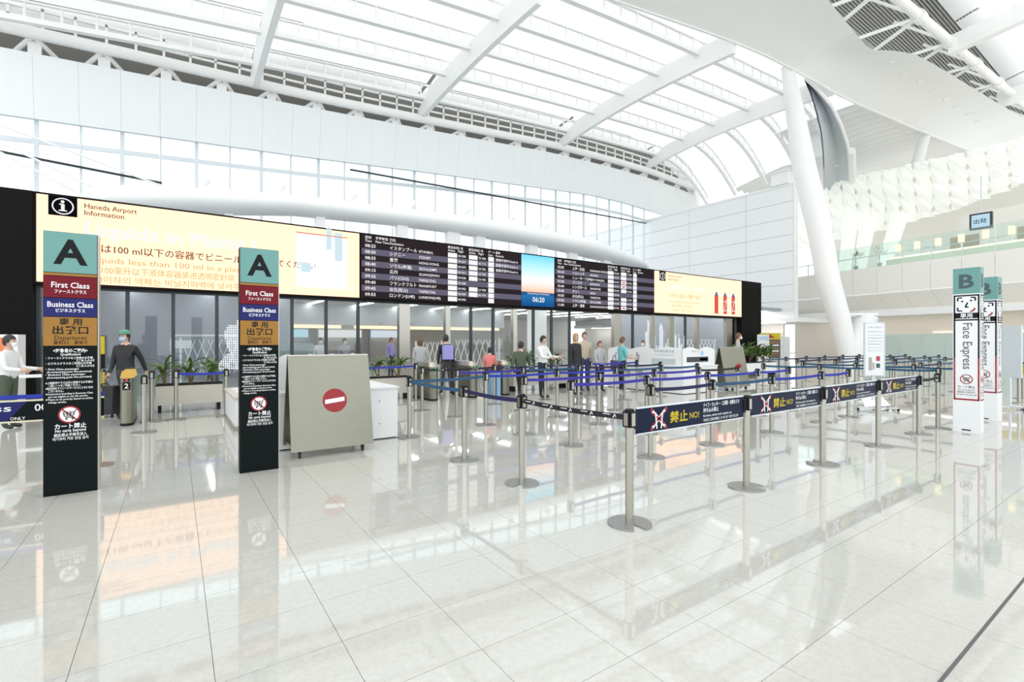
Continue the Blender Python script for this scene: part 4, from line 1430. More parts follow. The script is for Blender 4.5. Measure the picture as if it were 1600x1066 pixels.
# ================================================================== STEEL NO ENTRY BOARDS
for k, (x0, x1, yb) in enumerate(((1.28, 2.40, 7.05), (14.40, 15.75, 8.86))):
    W = x1 - x0
    t = thing('no_entry_board', ('steel folding board on castors with a red no entry disc, beside the letter A pillar', 'plain steel folding board at the far end of the main queue')[k], 'barrier board', (x0, yb, 0), 0, 'steel folding boards')
    th = .02
    MB().extr([(0, 0, .10), (W, 0, .10), (W, .25, 1.38), (0, .25, 1.38)], (0, th, 0)).build('front_sheet', M_STEELB, t)
    MB().extr([(0, .60, .10), (W, .60, .10), (W, .29, 1.38), (0, .29, 1.38)], (0, th, 0)).build('rear_sheet', M_STEELB, t)
    MB().tube([(0, .28, 1.385), (W, .28, 1.385)], .022, 10).build('hinge', M_STEEL, t)
    for xx in (.05, W - .05):
        MB().bar((xx, .05, .14), (xx, .60, .14), .03, .03).build('floor_rail', M_STEEL, t)
    for xx in (.12, W - .14):
        for yy in (.08, .55):
            MB().tube([(xx - .012, yy, .045), (xx + .012, yy, .045)], .045, 12).b2((xx - .02, yy - .02, .06), (xx + .02, yy + .02, .13)).build('castor', M_RUB, t)
    if k == 0:
        u = Vector((0, .25, 1.28)).normalized()
        f = Flat((0, 0, .10), (1, 0, 0), u, .002)
        f.disc(.60, .665, .168, 0, 1, 40)
        f.poly([(.465, .62), (.735, .65), (.735, .71), (.465, .68)], 1, 2)
        f.build('no_entry_symbol', [M_RED, M_TXT_W], t)


# ================================================================== DISPOSAL COUNTERS with wavy tops
def wave_panel(p0, p1, z0, zt, amp, n, th, par, m=M_COUNTER):
    p0, p1 = Vector(p0), Vector(p1)
    dv = p1 - p0
    pts = [(p0.x, p0.y, z0), (p1.x, p1.y, z0)]
    N = n * 8
    top = []
    for i in range(N + 1):
        s_ = i / N
        ph = (s_ * n) % 1.0
        zz = zt - amp * abs(2 * ph - 1) ** 1.3
        top.append((p0.x + dv.x * s_, p0.y + dv.y * s_, zz))
    nrm = Vector((-dv.y, dv.x, 0)).normalized() * th
    return MB().extr(pts + top[::-1], tuple(nrm)).build('wave_panel', m, par)


c1 = thing('disposal_counter', 'white disposal counter with peaked back panel behind the near steel board', 'counter', (1.22, 7.72, 0))
MB().b2((.02, .02, .02), (1.82, 2.6, .82)).build('body', M_COUNTER, c1)
MB().b2((0, 0, .82), (1.84, 2.62, .85)).build('worktop', M_COUNTER, c1)
MB().b2((.05, .05, 0), (1.79, 2.57, .02)).build('plinth', M_INK, c1)
wave_panel((.03, .35, 0), (1.35, .35, 0), .85, 1.40, .08, 4, .02, c1)
wave_panel((.03, .05, 0), (.03, 2.0, 0), .85, 1.40, .1, 3, .02, c1)
f = Flat((.0, 2.0, .02), (0, -1, 0), (0, 0, 1), .004)
f.text('持ち込み制限品', 1.2, 1.16, .07, 0, bold=.01, width=.5).text('Restricted items', 1.2, 1.08, .05, 0, width=.5).rect(1.55, .62, 1.85, .76, 0)
f.build('lettering', [M_INK], c1)
for x, z in ((1.5, .25), (1.5, .62)):
    MB().b2((x, .008, z), (x + .02, .02, z + .02)).build('fixing', M_GREY_TX, c1)

c2 = thing('disposal_counter', 'white disposal counter with wave top, icons and round holes beside the far steel board', 'counter', (12.45, 9.05, 0))
MB().b2((.02, .02, .02), (1.75, 3.15, .82)).build('body', M_COUNTER, c2)
MB().b2((0, 0, .82), (1.77, 3.17, .85)).build('worktop', M_COUNTER, c2)
MB().b2((.05, .05, 0), (1.72, 3.12, .02)).build('plinth', M_INK, c2)
wave_panel((.06, .12, 0), (1.75, .12, 0), .85, 1.42, .09, 2, .02, c2)
wave_panel((.1, .12, 0), (.1, 3.15, 0), .85, 1.42, .09, 3, .02, c2)
fi = lambda: Flat((.08, 3.15, .85), (0, -1, 0), (0, 0, 1), .004)
for k, y in enumerate((.35, .85, 1.3)):
    f = fi()
    if k == 0:
        f.line(y - .05, .22, y + .05, .36, .05); f.line(y, .12, y - .05, .22, .02)
    elif k == 1:
        f.line(y - .07, .2, y + .04, .34, .015); f.line(y + .04, .34, y + .09, .26, .015); f.line(y + .09, .26, y - .02, .12, .015); f.line(y - .02, .12, y - .07, .2, .015)
    else:
        f.rect(y - .04, .12, y + .04, .38); f.rect(y + .04, .12, y + .1, .3)
    f.build('item_icon', [M_GREY_TX], c2)
fi().text('機内持込禁止品', 2.0, .40, .09, 0, bold=.012, width=.75).build('text_line', [M_GREY_TX], c2)
fi().text('Prohibited items', 2.0, .30, .06, 0, width=.75).build('text_line', [M_GREY_TX], c2)
fi().rect(1.9, .02, 2.8, .20, 0).build('pale_notice', [mat('pale_notice', (.50, .56, .54), .5)], c2)
for y in (.4, .95, 1.5, 2.4):
    f = Flat((.02, 3.15, 0), (0, -1, 0), (0, 0, 1), .004)
    f.disc(y, .52, .13, 0)
    f.build('round_hole', [M_GREY_TX], c2)
f = Flat((.06, .12, .85), (1, 0, 0), (0, 0, 1), .004)
f.text('お捨てください', .5, .40, .08, 0, width=.6).rect(.25, .10, 1.35, .26, 1).rect(.9, .14, 1.3, .22, 0)
f.rect(.95, .30, 1.1, .42, 2)
f.build('notice_print', [M_GREY_TX, M_FRAME, mat('print_lightblue', (.35, .62, .85), .5)], c2)

lt = thing('tray_table', 'low cream table with papers on top left of the letter A pillar', 'table', (.86, 9.9, 0))
MB().b2((0, 0, .55), (.55, 2.2, .60)).build('top', M_CREAM, lt)
MB().b2((.02, .02, .08), (.53, 2.18, .55)).build('body', M_COUNTER, lt)
MB().b2((.0, .0, 0), (.55, 2.2, .08)).build('plinth', M_STEEL, lt)
for k in range(3):
    MB().b2((.12, .35 + k * .6, .60), (.4, .7 + k * .6, .604)).build('paper_sheet', mat('paper_pink', (.78, .70, .74), .6), lt)


# ================================================================== TICKET GATES
def gate(x, y, label, num=None, led=E_GRN, amber=False, ln=1.15):
    t = thing('ticket_gate', label, 'ticket gate', (x, y, 0), 0, 'ticket gates')
    w = .20 if num else .26
    prof = [(-w / 2, 0), (w / 2, 0), (w / 2, ln), (-w / 2, ln)]
    rp = []
    for i in range(9):
        a = PI + PI * i / 8
        rp.append((w / 2 * math.cos(a), w / 2 + w / 2 * math.sin(a)))
    rp += [(w / 2, ln), (-w / 2, ln)]
    MB().prism(rp, .05, .90).build('cabinet', M_STEELB, t)
    MB().prism([(px * 1.03, py) for px, py in rp], 0, .05).build('plinth', M_BLK, t)
    vs = [(px * 1.05, py * 1.0, .90) for px, py in rp] + [(px * .8, py * .92 + .08, 1.02) for px, py in rp]
    n = len(rp)
    MB().add(vs, [tuple(range(n, 2 * n))] + [(i, (i + 1) % n, n + (i + 1) % n, n + i) for i in range(n)]).build('sloping_top', E_AMB if amber else M_STEEL, t)
    MB().b2((-.05, -.006, .845), (.05, .03, .885)).build('lamp_window', M_INK, t)
    MB().b2((-.02, -.010, .855), (.02, 0, .878)).build('indicator', led, t)
    if num:
        f = Flat((-.06, -.004, .68), (1, 0, 0), (0, 0, 1), .002)
        f.rect(0, 0, .12, .15, 0); f.text(num, .06, .03, .13, 1, 2, al='c', bold=.015)
        f.build('number_plate', [M_INK, M_TXT_W], t)
    MB().b2((w / 2, ln * .45, .25), (w / 2 + .32, ln * .45 + .012, .95)).build('glass_flap', M_GLASSG, t)
    return t


gate(-.75, 11.67, 'steel ticket gate with amber top and number 2 beside the left letter A pillar', '2', E_LRED, True)
gate(-2.05, 13.2, 'steel ticket gate with green light half hidden by the left letter A pillar', None, E_GRN)
gate(5.72, 11.9, 'steel ticket gate nearest the middle planter', None, E_GRN)
gate(6.95, 11.9, 'steel ticket gate in the middle of the three below the first flight screen', None, E_GRN)
gate(8.05, 11.9, 'steel ticket gate with blue bins at its foot below the first flight screen', None, E_GRN)
for k, dx in enumerate((-.48, -.30)):
    o = MB().b2((0, 0, 0), (.13, .35, .62)).b2((-.005, -.005, .62), (.135, .355, .66)).build('recycling_bin', mat('bin_blue', (.30, .52, .72), .4), None, (8.05 + dx, 12.0, 0))
    tag(o, ('left', 'right')[k] + ' of the two slim pale blue bins between the ticket gates', 'bin', 'blue bins')

# ================================================================== PLANTERS AND PLANTS
lf = MB()
vs, fs = [], []
for i in range(6):
    s_ = i / 5
    w = .036 * math.sin(PI * (.12 + .88 * s_)) + .002
    x, z = s_ * .46, .16 * math.sin(s_ * 2.0) - .19 * s_ * s_
    vs += [(x, -w, z + .008), (x, 0, z), (x, w, z + .008)]
for i in range(5):
    for k in range(2):
        fs.append((i * 3 + k, i * 3 + k + 1, i * 3 + k + 4, i * 3 + k + 3))
leaf_me = MB().add(vs, fs).mesh('leaf', M_GREEN, True)


def plant(x, y, z, h, label, n=26, sc=1.0, group='dracaena plants'):
    t = thing('dracaena_plant', label, 'plant', (x, y, z), 0, group)
    tops = []
    mb = MB()
    for k in range(3):
        a = random.uniform(0, 6.28)
        hh = h * (1 - .22 * k)
        q = (math.cos(a) * .07 * k, math.sin(a) * .07 * k, hh * .62)
        mb.tube([(0, 0, -.02), (q[0] * .6, q[1] * .6, hh * .3), q], [.022, .018, .014], 7)
        tops.append((q, hh))
    mb.build('stem', M_STALK, t)
    for i in range(n):
        (q, hh) = tops[i % 3]
        o = put('leaf', leaf_me, t, (q[0], q[1], q[2] * random.uniform(.75, 1.05)))
        o.rotation_euler = (random.uniform(-.3, .3), random.uniform(-1.0, .35), random.uniform(0, 6.28))
        k = sc * random.uniform(.7, 1.15)
        o.scale = (k, k * 1.1, k)
    return t


def planter(x0, x1, y, label, m=M_CREAM, dp=.4):
    L = x1 - x0
    t = thing('planter_box', label, 'planter', (x0, y, 0), 0, 'long planters')
    MB().b2((0, 0, .17), (L, dp, .60)).build('trough', m, t)
    MB().b2((-.01, -.01, .60), (L + .01, .03, .63)).b2((-.01, dp - .03, .60), (L + .01, dp + .01, .63)).b2((-.01, .03, .60), (.03, dp - .03, .63)).b2((L - .03, .03, .60), (L + .01, dp - .03, .63)).build('rim', M_INK, t)
    MB().b2((.03, .03, .58), (L - .03, dp - .03, .612)).build('soil', M_SOIL, t)
    for xx in (.04, L - .1):
        MB().b2((xx, .03, 0), (xx + .06, dp - .03, .17)).build('foot', M_INK, t)
    return t


planter(-.35, .92, 13.3, 'long cream planter behind the number two gate')
for k, x in enumerate((-.18, .3, .74)):
    plant(x, 13.5, .612, .62, ('leftmost', 'middle', 'rightmost')[k] + ' spiky green plant in the left planter', 26)
planter(3.75, 5.4, 12.75, 'long cream planter behind the near steel board')
for k, x in enumerate((4.0, 4.55, 5.1)):
    plant(x, 12.95, .612, .62, ('leftmost', 'middle', 'rightmost')[k] + ' spiky green plant in the middle planter', 22)
planter(8.75, 11.0, 12.6, 'long cream planter behind the travellers in the queue')
for k, x in enumerate((9.0, 9.55, 10.1, 10.7)):
    plant(x, 12.8, .612, .62, ORD[k] + ' spiky green plant from the left in the planter behind the travellers', 18)
planter(20.2, 23.6, 12.0, 'long white planter in front of the panelled wall', M_WHITE)
for k in range(6):
    plant(20.45 + k * .58, 12.2, .612, .85, ORD[k] + ' bushy green plant from the left in the far planter by the panelled wall', 30, 1.25)


# ================================================================== LATTICE GATES
def lattice(x0, y, w, h, z0, label, frame=True, n=9):
    t = thing('lattice_gate', label, 'lattice gate', (x0, y, 0), 0, 'folding lattice gates')
    sl = MB().bar((0, 0, 0), (w / n * 1.6, 0, h), .02, .035, up=(0, 1, 0)).mesh('slat', M_WHITE)
    sl2 = MB().bar((0, .02, h), (w / n * 1.6, .02, 0), .02, .035, up=(0, 1, 0)).mesh('slat', M_WHITE)
    for i in range(n):
        xx = w / n * i
        if xx + w / n * 1.6 <= w + .01 + w / n * .7:
            put('slat', sl, t, (xx, 0, z0))
            put('slat', sl2, t, (xx, 0, z0))
    MB().b2((-.03, -.02, 0), (.02, .04, z0 + h + .05)).build('end_post', M_WHITE, t)
    MB().b2((w + .02, -.02, 0), (w + .07, .04, z0 + h + .05)).build('end_post', M_WHITE, t)
    return t


lattice(.15, 18.4, 2.4, 1.1, .55, 'white folding lattice gate behind the glass left of the letter A pillar', n=10)
lattice(8.0, 18.4, 1.1, 1.2, .35, 'white folding lattice gate just right of the first wide steel column', n=5)
lattice(9.3, 18.0, 2.4, 1.4, .25, 'tall white folding lattice gate behind the child in red', n=8)
lattice(24.6, 18.2, 3.6, .8, .9, 'pale folding lattice gate behind the glass at the right end of the board', n=10)
bf = thing('bag_screen_frame', 'white round cornered screen frame behind the left lattice gate', 'frame', (-.1, 19.2, 0))
MB().tube([(0, 0, 0), (0, 0, 1.65), (.06, 0, 1.74), (.15, 0, 1.78), (2.25, 0, 1.78), (2.34, 0, 1.74), (2.4, 0, 1.65), (2.4, 0, 0)], .035, 8).build('tube_frame', M_WHITE, bf, smooth=True)
MB().b2((.1, -.01, .5), (.55, .01, 1.3)).build('dark_panel', M_LILAC, bf)
MB().b2((.1, -.01, 1.36), (.55, .01, 1.62)).build('notice', M_TXT_W, bf)

# ================================================================== STANDS AND POSTERS
ns = thing('notice_stand', 'tall white notice stand on castors behind the banners', 'notice stand', (*fl(1366, 641), 0), -YAW - R(8))
MB().b2((-.20, -.02, .80), (.20, .02, 2.0)).build('board', M_SHEET, ns)
MB().b2((-.215, -.025, .78), (-.19, .025, 2.02)).b2((.19, -.025, .78), (.215, .025, 2.02)).b2((-.2, -.025, 2.0), (.2, .025, 2.03)).build('frame', M_ALU, ns)
f = Flat((-.2, -.02, .8), (1, 0, 0), (0, 0, 1), .002)
f.text('お客様へのお知らせ', .2, 1.10, .045, 0, al='c', width=.3, bold=.01)
for k, s_ in enumerate(('保安検査場のご案内', 'Security check guidance', '安全检查通知 请注意', '보안검색 안내 말씀', '手荷物検査のお願い', 'Please prepare your', 'liquids and electronics')):
    f.text(s_, .2, 1.0 - k * .072, .034, 0, al='c', width=.31)
f.rect(.07, .12, .14, .42, 1); f.rect(.23, .34, .31, .45, 2); f.rect(.23, .18, .31, .28, 3); f.rect(.15, .14, .19, .3, 1)
f.build('notice_print', [M_GREY_TX, mat('sepia', (.42, .38, .33), .6), M_PINK, M_INKG], ns)
MB().b2((-.03, .02, .08), (.03, .05, .85)).build('stem', M_ALU, ns)
MB().bar((-.42, -.15, .07), (.42, -.15, .07), .04, .03).bar((-.42, .25, .07), (.42, .25, .07), .04, .03).bar((0, -.15, .07), (0, .25, .07), .04, .03).build('foot_frame', M_ALU, ns)
MB().extr([(-.28, -.16, .09), (.25, -.16, .13), (.22, .2, .36), (-.18, .2, .30)], (0, .01, .01)).build('white_tray', M_SHEET, ns)
for x in (-.42, .42):
    for y in (-.15, .25):
        MB().tube([(x - .012, y, .035), (x + .012, y, .035)], .035, 12).build('castor', M_RUB, ns)

ps = thing('poster_stand', 'yellow topped poster stand beside the far plants', 'poster stand', (*fl(1203, 572.5), 0), -YAW - R(12))
MB().b2((-.6, -.02, .5), (.6, .02, 2.1)).build('board', mat('poster_dark', (.10, .08, .07), .5), ps)
f = Flat((-.6, -.02, .5), (1, 0, 0), (0, 0, 1), .004)
f.rect(0, 1.2, 1.2, 1.6, 0); f.poly([(.3, 1.3), (.6, 1.52), (.9, 1.3)], 1, 2)
for k in range(5):
    f.rect(.1, .25 + k * .18, 1.1, .33 + k * .18, 2 if k % 2 else 3)
f.build('poster_print', [M_TXT_Y, M_RED, M_TXT_W, M_SGN_GOLD], ps)
MB().b2((-.55, -.03, 0), (-.48, .03, .5)).build('leg', M_FRAME, ps)
MB().b2((.48, -.03, 0), (.55, .03, .5)).build('leg', M_FRAME, ps)
ps2 = thing('poster_board', 'pale blue and white poster board at the right end of the black board', 'poster board', (29.6, 16.2, 0), 0)
MB().b2((0, -.02, .3), (1.9, .02, 2.0)).build('board', M_SHEET, ps2)
f = Flat((0, -.02, .3), (1, 0, 0), (0, 0, 1), .004)
f.rect(.1, 1.35, 1.8, 1.6, 0); f.rect(.2, .5, .3, 1.1, 1); f.rect(.6, .5, 1.7, .55, 1)
f.build('poster_print', [mat('poster_blue', (.45, .62, .78), .5), M_INKG], ps2)
MB().b2((.1, -.03, 0), (.16, .03, .3)).build('leg', M_ALU, ps2)
MB().b2((1.74, -.03, 0), (1.8, .03, .3)).build('leg', M_ALU, ps2)
wp = thing('white_cabinet', 'small white cabinet between the poster stand and the beige wall', 'cabinet', (*fl(1224, 570), 0), -YAW)
MB().b2((-.45, 0, 0), (.45, .5, 1.9)).build('body', M_COUNTER, wp)
MB().b2((-.42, -.015, .1), (-.01, 0, 1.85)).build('door', M_COUNTER, wp)
MB().b2((.01, -.015, .1), (.42, 0, 1.85)).build('door', M_COUNTER, wp)
# tall banner behind the left A pillar, kiosk at the left edge
tb = thing('vertical_banner', 'narrow yellow and black upright banner beside the left letter A pillar', 'banner', (*fl(154, 626), 0), -YAW + R(20))
MB().b2((-.14, -.012, .15), (.14, .012, 1.75)).build('panel', M_INK, tb)
f = Flat((-.14, -.012, .15), (1, 0, 0), (0, 0, 1), .003)
f.rect(0, 1.1, .28, 1.58, 0); f.rect(0, .15, .28, .62, 0); f.rect(0, 0, .28, .14, 1); f.disc(.14, .85, .06, 2)
f.build('banner_print', [M_TXT_Y, M_TEAL_SIGN, M_RED], tb)
MB().b2((-.2, -.15, 0), (.2, .15, .03)).b2((-.02, .012, .03), (.02, .03, 1.75)).build('stand', M_ALU, tb)
kk = thing('leaflet_kiosk', 'white leaflet kiosk with red and orange poster at the left edge', 'kiosk', (*fl(14, 642), 0), R(-10))
MB().b2((-.5, -.02, 0), (.16, .35, 1.75)).build('body', M_SHEET, kk)
f = Flat((-.5, -.02, 0), (1, 0, 0), (0, 0, 1), .003)
f.rect(.03, 1.25, .55, 1.68, 0); f.rect(.03, 1.0, .55, 1.25, 1)
f.build('poster', [mat('poster_orange', (.75, .22, .08), .5), M_RED], kk)
wrl = thing('white_rail', 'low white guard rail in front of the dark left pier', 'rail', (-4.6, 15.0, 0))
MB().bar((0, 0, .82), (2.6, 0, .82), .05, .07).build('top_bar', M_WHITE, wrl)
for x in (.05, 1.3, 2.55):
    MB().b2((x - .03, -.03, 0), (x + .03, .03, .80)).build('post', M_WHITE, wrl)
# stand and yellow panel at the right edge
rs_ = thing('side_on_stand', 'grey sign stand on castors seen edge on right of the letter B pillars', 'sign stand', (*fl(1578, 640), 0), R(60))
MB().b2((-.25, -.015, .75), (.25, .015, 1.95)).build('board', M_ALU, rs_)
MB().b2((-.02, -.02, .06), (.02, .02, .78)).build('stem', M_ALU, rs_)
MB().bar((-.3, 0, .07), (.3, 0, .07), .04, .03).bar((0, -.3, .07), (0, .3, .07), .04, .03).build('foot_frame', M_ALU, rs_)
for x, y in ((-.3, 0), (.3, 0), (0, -.3), (0, .3)):
    MB().tube([(x - .012, y, .035), (x + .012, y, .035)], .035, 12).build('castor', M_RUB, rs_)
yp = thing('yellow_notice', 'yellow notice panel on a post at the right edge', 'notice', (*fl(1592, 630), 0), R(-70))
MB().b2((-.35, -.012, .74), (.35, .012, .95)).build('panel', mat('notice_yellow', ink(222, 190, 60), .5), yp)
MB().lathe([(.17, 0), (.17, .016), (.035, .016), (.035, .98)], 16).build('post', M_STEEL, yp)

# suitcase pulled by the man at the left gate
sx_, sy_ = fl(164, 652)
su = thing('suitcase', 'black wheeled suitcase beside the traveller at the number two gate', 'suitcase', (sx_, sy_, 0), R(-25))
mb = MB()
rp = []
w2, d2, rr = .24, .14, .04
for cx_, cy_, a0 in ((w2 - rr, d2 - rr, 0), (-w2 + rr, d2 - rr, 90), (-w2 + rr, -d2 + rr, 180), (w2 - rr, -d2 + rr, 270)):
    for i in range(5):
        a = R(a0 + 22.5 * i)
        rp.append((cx_ + rr * math.cos(a), cy_ + rr * math.sin(a)))
mb.prism(rp, .07, .66)
mb.build('shell', mat('suitcase_black', (.025, .025, .03), .5), su)
MB().b2((-.22, -.155, .16), (.22, -.14, .42)).build('front_pocket', mat('suitcase_pocket', (.035, .035, .04), .6), su)
MB().tube([(-.12, .11, .6), (-.12, .11, 1.0), (.12, .11, 1.0), (.12, .11, .6)], .012, 8).build('pull_handle', M_STEEL, su)
MB().tube([(-.07, 0, .66), (-.06, 0, .70), (.06, 0, .70), (.07, 0, .66)], .012, 8).build('carry_handle', M_BLK, su)
for x in (-.19, .19):
    for y in (-.1, .1):
        MB().tube([(x - .012, y, .035), (x + .012, y, .035)], .035, 12).b2((x - .014, y - .014, .05), (x + .014, y + .014, .08)).build('wheel', M_RUB, su)


# ================================================================== PEOPLE
def cmat(n, c, r=.75):
    return mat('cloth_' + n, c, r)


M_SKIN = mat('skin', (.60, .40, .30), .55)
M_SHOE = mat('shoe_dark', (.03, .03, .03), .5)
M_EYE = mat('eye', (.03, .025, .02), .3)
M_LIP = mat('lip', (.45, .20, .18), .5)


def person(loc, heading, h, label, top, legs, hair, shoes=M_SHOE, stride=.0, arms=(0, 0), elbows=(.25, .25), sleeve=True, lean=0.0, mask=None, skirt=False, hairlong=False, hat=None, build=1.0, bag=None):
    """faces -Y before turning; arms: forward swing angle at the shoulder, elbows: bend"""
    t = thing('person', label, 'person', (loc[0], loc[1], 0), heading, 'people')
    k = h / 1.72
    sk = []      # (name, a, b, ra, rb, region)
    V = Vector
    pel, spi, che, nek, hd = V((0, 0, .94)), V((0, -.05 * lean, 1.12)), V((0, -.2 * lean, 1.34)), V((0, -.28 * lean, 1.47)), V((0, -.32 * lean - .01, 1.56))
    J = [pel, spi, che, nek, hd]
    rad = [(.155, .115), (.145, .105), (.165, .11), (.062, .062), (.062, .062)]
    E_ = [(0, 1), (1, 2), (2, 3), (3, 4)]
    reg = {(0, 1): 'top', (1, 2): 'top', (2, 3): 'top', (3, 4): 'skin'}
    hands = []
    for s_, sw, eb in ((-1, arms[0], elbows[0]), (1, arms[1], elbows[1])):
        sh = che + V((s_ * .185, 0, .06))
        ud = V((s_ * .12, -math.sin(sw), -math.cos(sw))).normalized()
        el = sh + ud * .29
        fd = V((s_ * .02, -math.sin(sw + eb), -math.cos(sw + eb))).normalized()
        wr = el + fd * .25
        i = len(J)
        J += [sh, el, wr, wr + fd * .075]
        rad += [(.068, .068), (.05, .05), (.034, .034), (.036, .022)]
        E_ += [(2, i), (i, i + 1), (i + 1, i + 2), (i + 2, i + 3)]
        reg[(2, i)] = 'top'; reg[(i, i + 1)] = 'top'; reg[(i + 1, i + 2)] = 'top' if sleeve else 'skin'; reg[(i + 2, i + 3)] = 'skin'
        hands.append((wr + fd * .075, fd, s_))
    for s_ in (-1, 1):
        a = stride * s_
        hip = pel + V((s_ * .095, 0, -.06))
        kn = hip + V((s_ * .005, -math.sin(a) * .42, -math.cos(a) * .42))
        b = a - abs(stride) * .8 if a < 0 else a * .6
        b = a - .35 * abs(stride)
        an = kn + V((0, -math.sin(b) * .41, -math.cos(b) * .41))
        if stride == 0:
            an.z = .065
        to = an + V((s_ * .015, -.15, -.025))
        i = len(J)
        J += [hip, kn, an, to]
        rad += [(.095, .095), (.066, .066), (.044, .044), (.042, .03)]
        E_ += [(0, i), (i, i + 1), (i + 1, i + 2), (i + 2, i + 3)]
        reg[(0, i)] = 'legs'; reg[(i, i + 1)] = 'legs'; reg[(i + 1, i + 2)] = 'legs'; reg[(i + 2, i + 3)] = 'shoe'
    zmin = min(p.z for p in J) - .035
    J = [p - V((0, 0, zmin)) for p in J]
    hands = [(p - V((0, 0, zmin)), d, s_) for p, d, s_ in hands]
    me = bpy.data.meshes.new('skeleton')
    me.from_pydata([p * k for p in J], E_, [])
    o = bpy.data.objects.new('skeleton', me)
    COL.objects.link(o)
    o.modifiers.new('skin', 'SKIN')
    for i, sv in enumerate(me.skin_vertices[0].data):
        sv.radius = (rad[i][0] * k * build, rad[i][1] * k * build)
        sv.use_root = (i == 0)
    ss = o.modifiers.new('sub', 'SUBSURF')
    ss.levels = 2
    ss.render_levels = 2
    bpy.context.view_layer.update()
    bm_ = bpy.data.meshes.new_from_object(o.evaluated_get(bpy.context.evaluated_depsgraph_get()))
    bpy.data.objects.remove(o)
    vs = [tuple(v.co) for v in bm_.vertices]
    fs = [tuple(p.vertices) for p in bm_.polygons]
    ix = {'skin': 0, 'top': 1, 'legs': 2, 'shoe': 3}
    mb = MB()
    segs = [(J[a] * k, J[b] * k, ix[reg[(a, b)]]) for a, b in E_]
    mi = []
    for p in bm_.polygons:
        c = p.center
        best, bi = 9e9, 0
        for a, b, r_ in segs:
            ab = b - a
            tt = max(0, min(1, (c - a).dot(ab) / ab.length_squared))
            d_ = (a + ab * tt - c).length
            if d_ < best:
                best, bi = d_, r_
        if bi == 1 and c.z < (J[0].z + .03) * k and abs(c.x) < .2 * k:
            bi = 2
        mi.append(bi)
    mb.v, mb.f, mb.m = vs, fs, mi
    bpy.data.meshes.remove(bm_)
    # fingers and thumb
    for p, d, s_ in hands:
        p, d = p * k, d
        side = V((0, 1, 0)) if abs(d.y) < .7 else V((0, 0, 1))
        side = (side - d * side.dot(d)).normalized()
        inn = V((-s_, 0, 0))
        for q in range(4):
            st_ = p + side * (.027 - .018 * q) * k
            ln = (.062, .072, .068, .054)[q] * k
            mid = st_ + d * ln * .55 + inn * .006 * k
            mb.tube([st_ - d * .02 * k, mid, mid + (d * .8 + inn * .5) * ln * .5], [.009 * k, .0085 * k, .006 * k], 6, 0)
        st_ = p - d * .04 * k - side * .03 * k
        mb.tube([st_, st_ + (-side * .6 + d) * .035 * k, st_ + (-side * .5 + d * 1.6) * .05 * k], [.011 * k, .010 * k, .007 * k], 6, 0)
    # head
    hc_ = (J[4] + V((0, -.012, .075))) * k
    hv = MB().ball((0, 0, 0), 1.0, 20, 14)
    out = []
    for x, y, z in hv.v:
        X, Y, Z = x * .074, y * .092, z * .115
        if Z < -.02:
            f_ = 1 - .28 * ((-.02 - Z) / .095) ** 1.3
            X *= f_
            Y = Y * (f_ * .5 + .5)
        if Y < -.06:
            Y -= .006 * math.exp(-((Z + .06) / .03) ** 2)
        out.append(hc_ + V((X, Y, Z)) * k)
    mb.add(out, hv.f, 0)
    mb.add([hc_ + V(q) * k for q in ((-.011, -.088, .012), (.011, -.088, .012), (.017, -.088, -.026), (-.017, -.088, -.026), (0, -.117, -.022), (0, -.092, .02))], [(0, 5, 4, 3), (5, 1, 2, 4), (3, 4, 2)], 0)
    for s_ in (-1, 1):
        mb.ball(tuple(hc_ + V((s_ * .075, .008, -.005)) * k), .02 * k, 8, 6, 0, (.4, .8, 1.4))
        mb.ball(tuple(hc_ + V((s_ * .029, -.083, .008)) * k), .010 * k, 8, 6, 4, (1.2, .6, .7))
    mb.ball(tuple(hc_ + V((0, -.087, -.058)) * k), .02 * k, 8, 6, 5, (1.1, .5, .3))
    mb.build('body', [M_SKIN, top, legs, shoes, M_EYE, M_LIP], t, smooth=True)
    # hair
    hb = MB().ball((0, 0, 0), 1.0, 20, 14)
    out = []
    for x, y, z in hb.v:
        X, Y, Z = x * .084, y * .103 + .006, z * .126
        lim = .035 if Y < -.03 else (-.035 if Y < .03 else -.085)
        if hairlong and Y > -.03:
            lim = -.24
            if Z < -.02:
                Z = -.02 - (-.02 - Z) * 2.2
        Z = max(Z, lim)
        out.append(hc_ + V((X, Y, Z + .006)) * k)
    MB().add(out, hb.f).build('hair', hair, t, smooth=True)
    if mask:
        gm = MB()
        gm.grid(lambda a, b: tuple(hc_ + V(((a - .5) * .125, -.099 - .016 * math.sin(PI * b) + .10 * abs(a - .5) ** 2 * 2, -.018 - .075 * b)) * k), 8, 6)
        gm.build('face_mask', mask, t, smooth=True)
    if hat:
        MB().lathe([(.095 * k, 0), (.09 * k, .05 * k), (.05 * k, .085 * k), (.0, .09 * k)], 16, 0, tuple(hc_ + V((0, 0, .045)) * k)).b2(tuple(hc_ + V((-.07, -.17, .04)) * k), tuple(hc_ + V((.07, -.06, .055)) * k)).build('cap', hat, t, smooth=True)
    if skirt:
        MB().lathe([(.20 * k, .45 * k), (.17 * k, .8 * k), (.14 * k, 1.08 * k)], 18).build('long_coat', top, t, smooth=True)
    if bag:
        MB().box(tuple((J[2] + V((0, .17, -.1))) * k), (.3 * k, .14 * k, .42 * k)).build('backpack', bag, t)
    return t


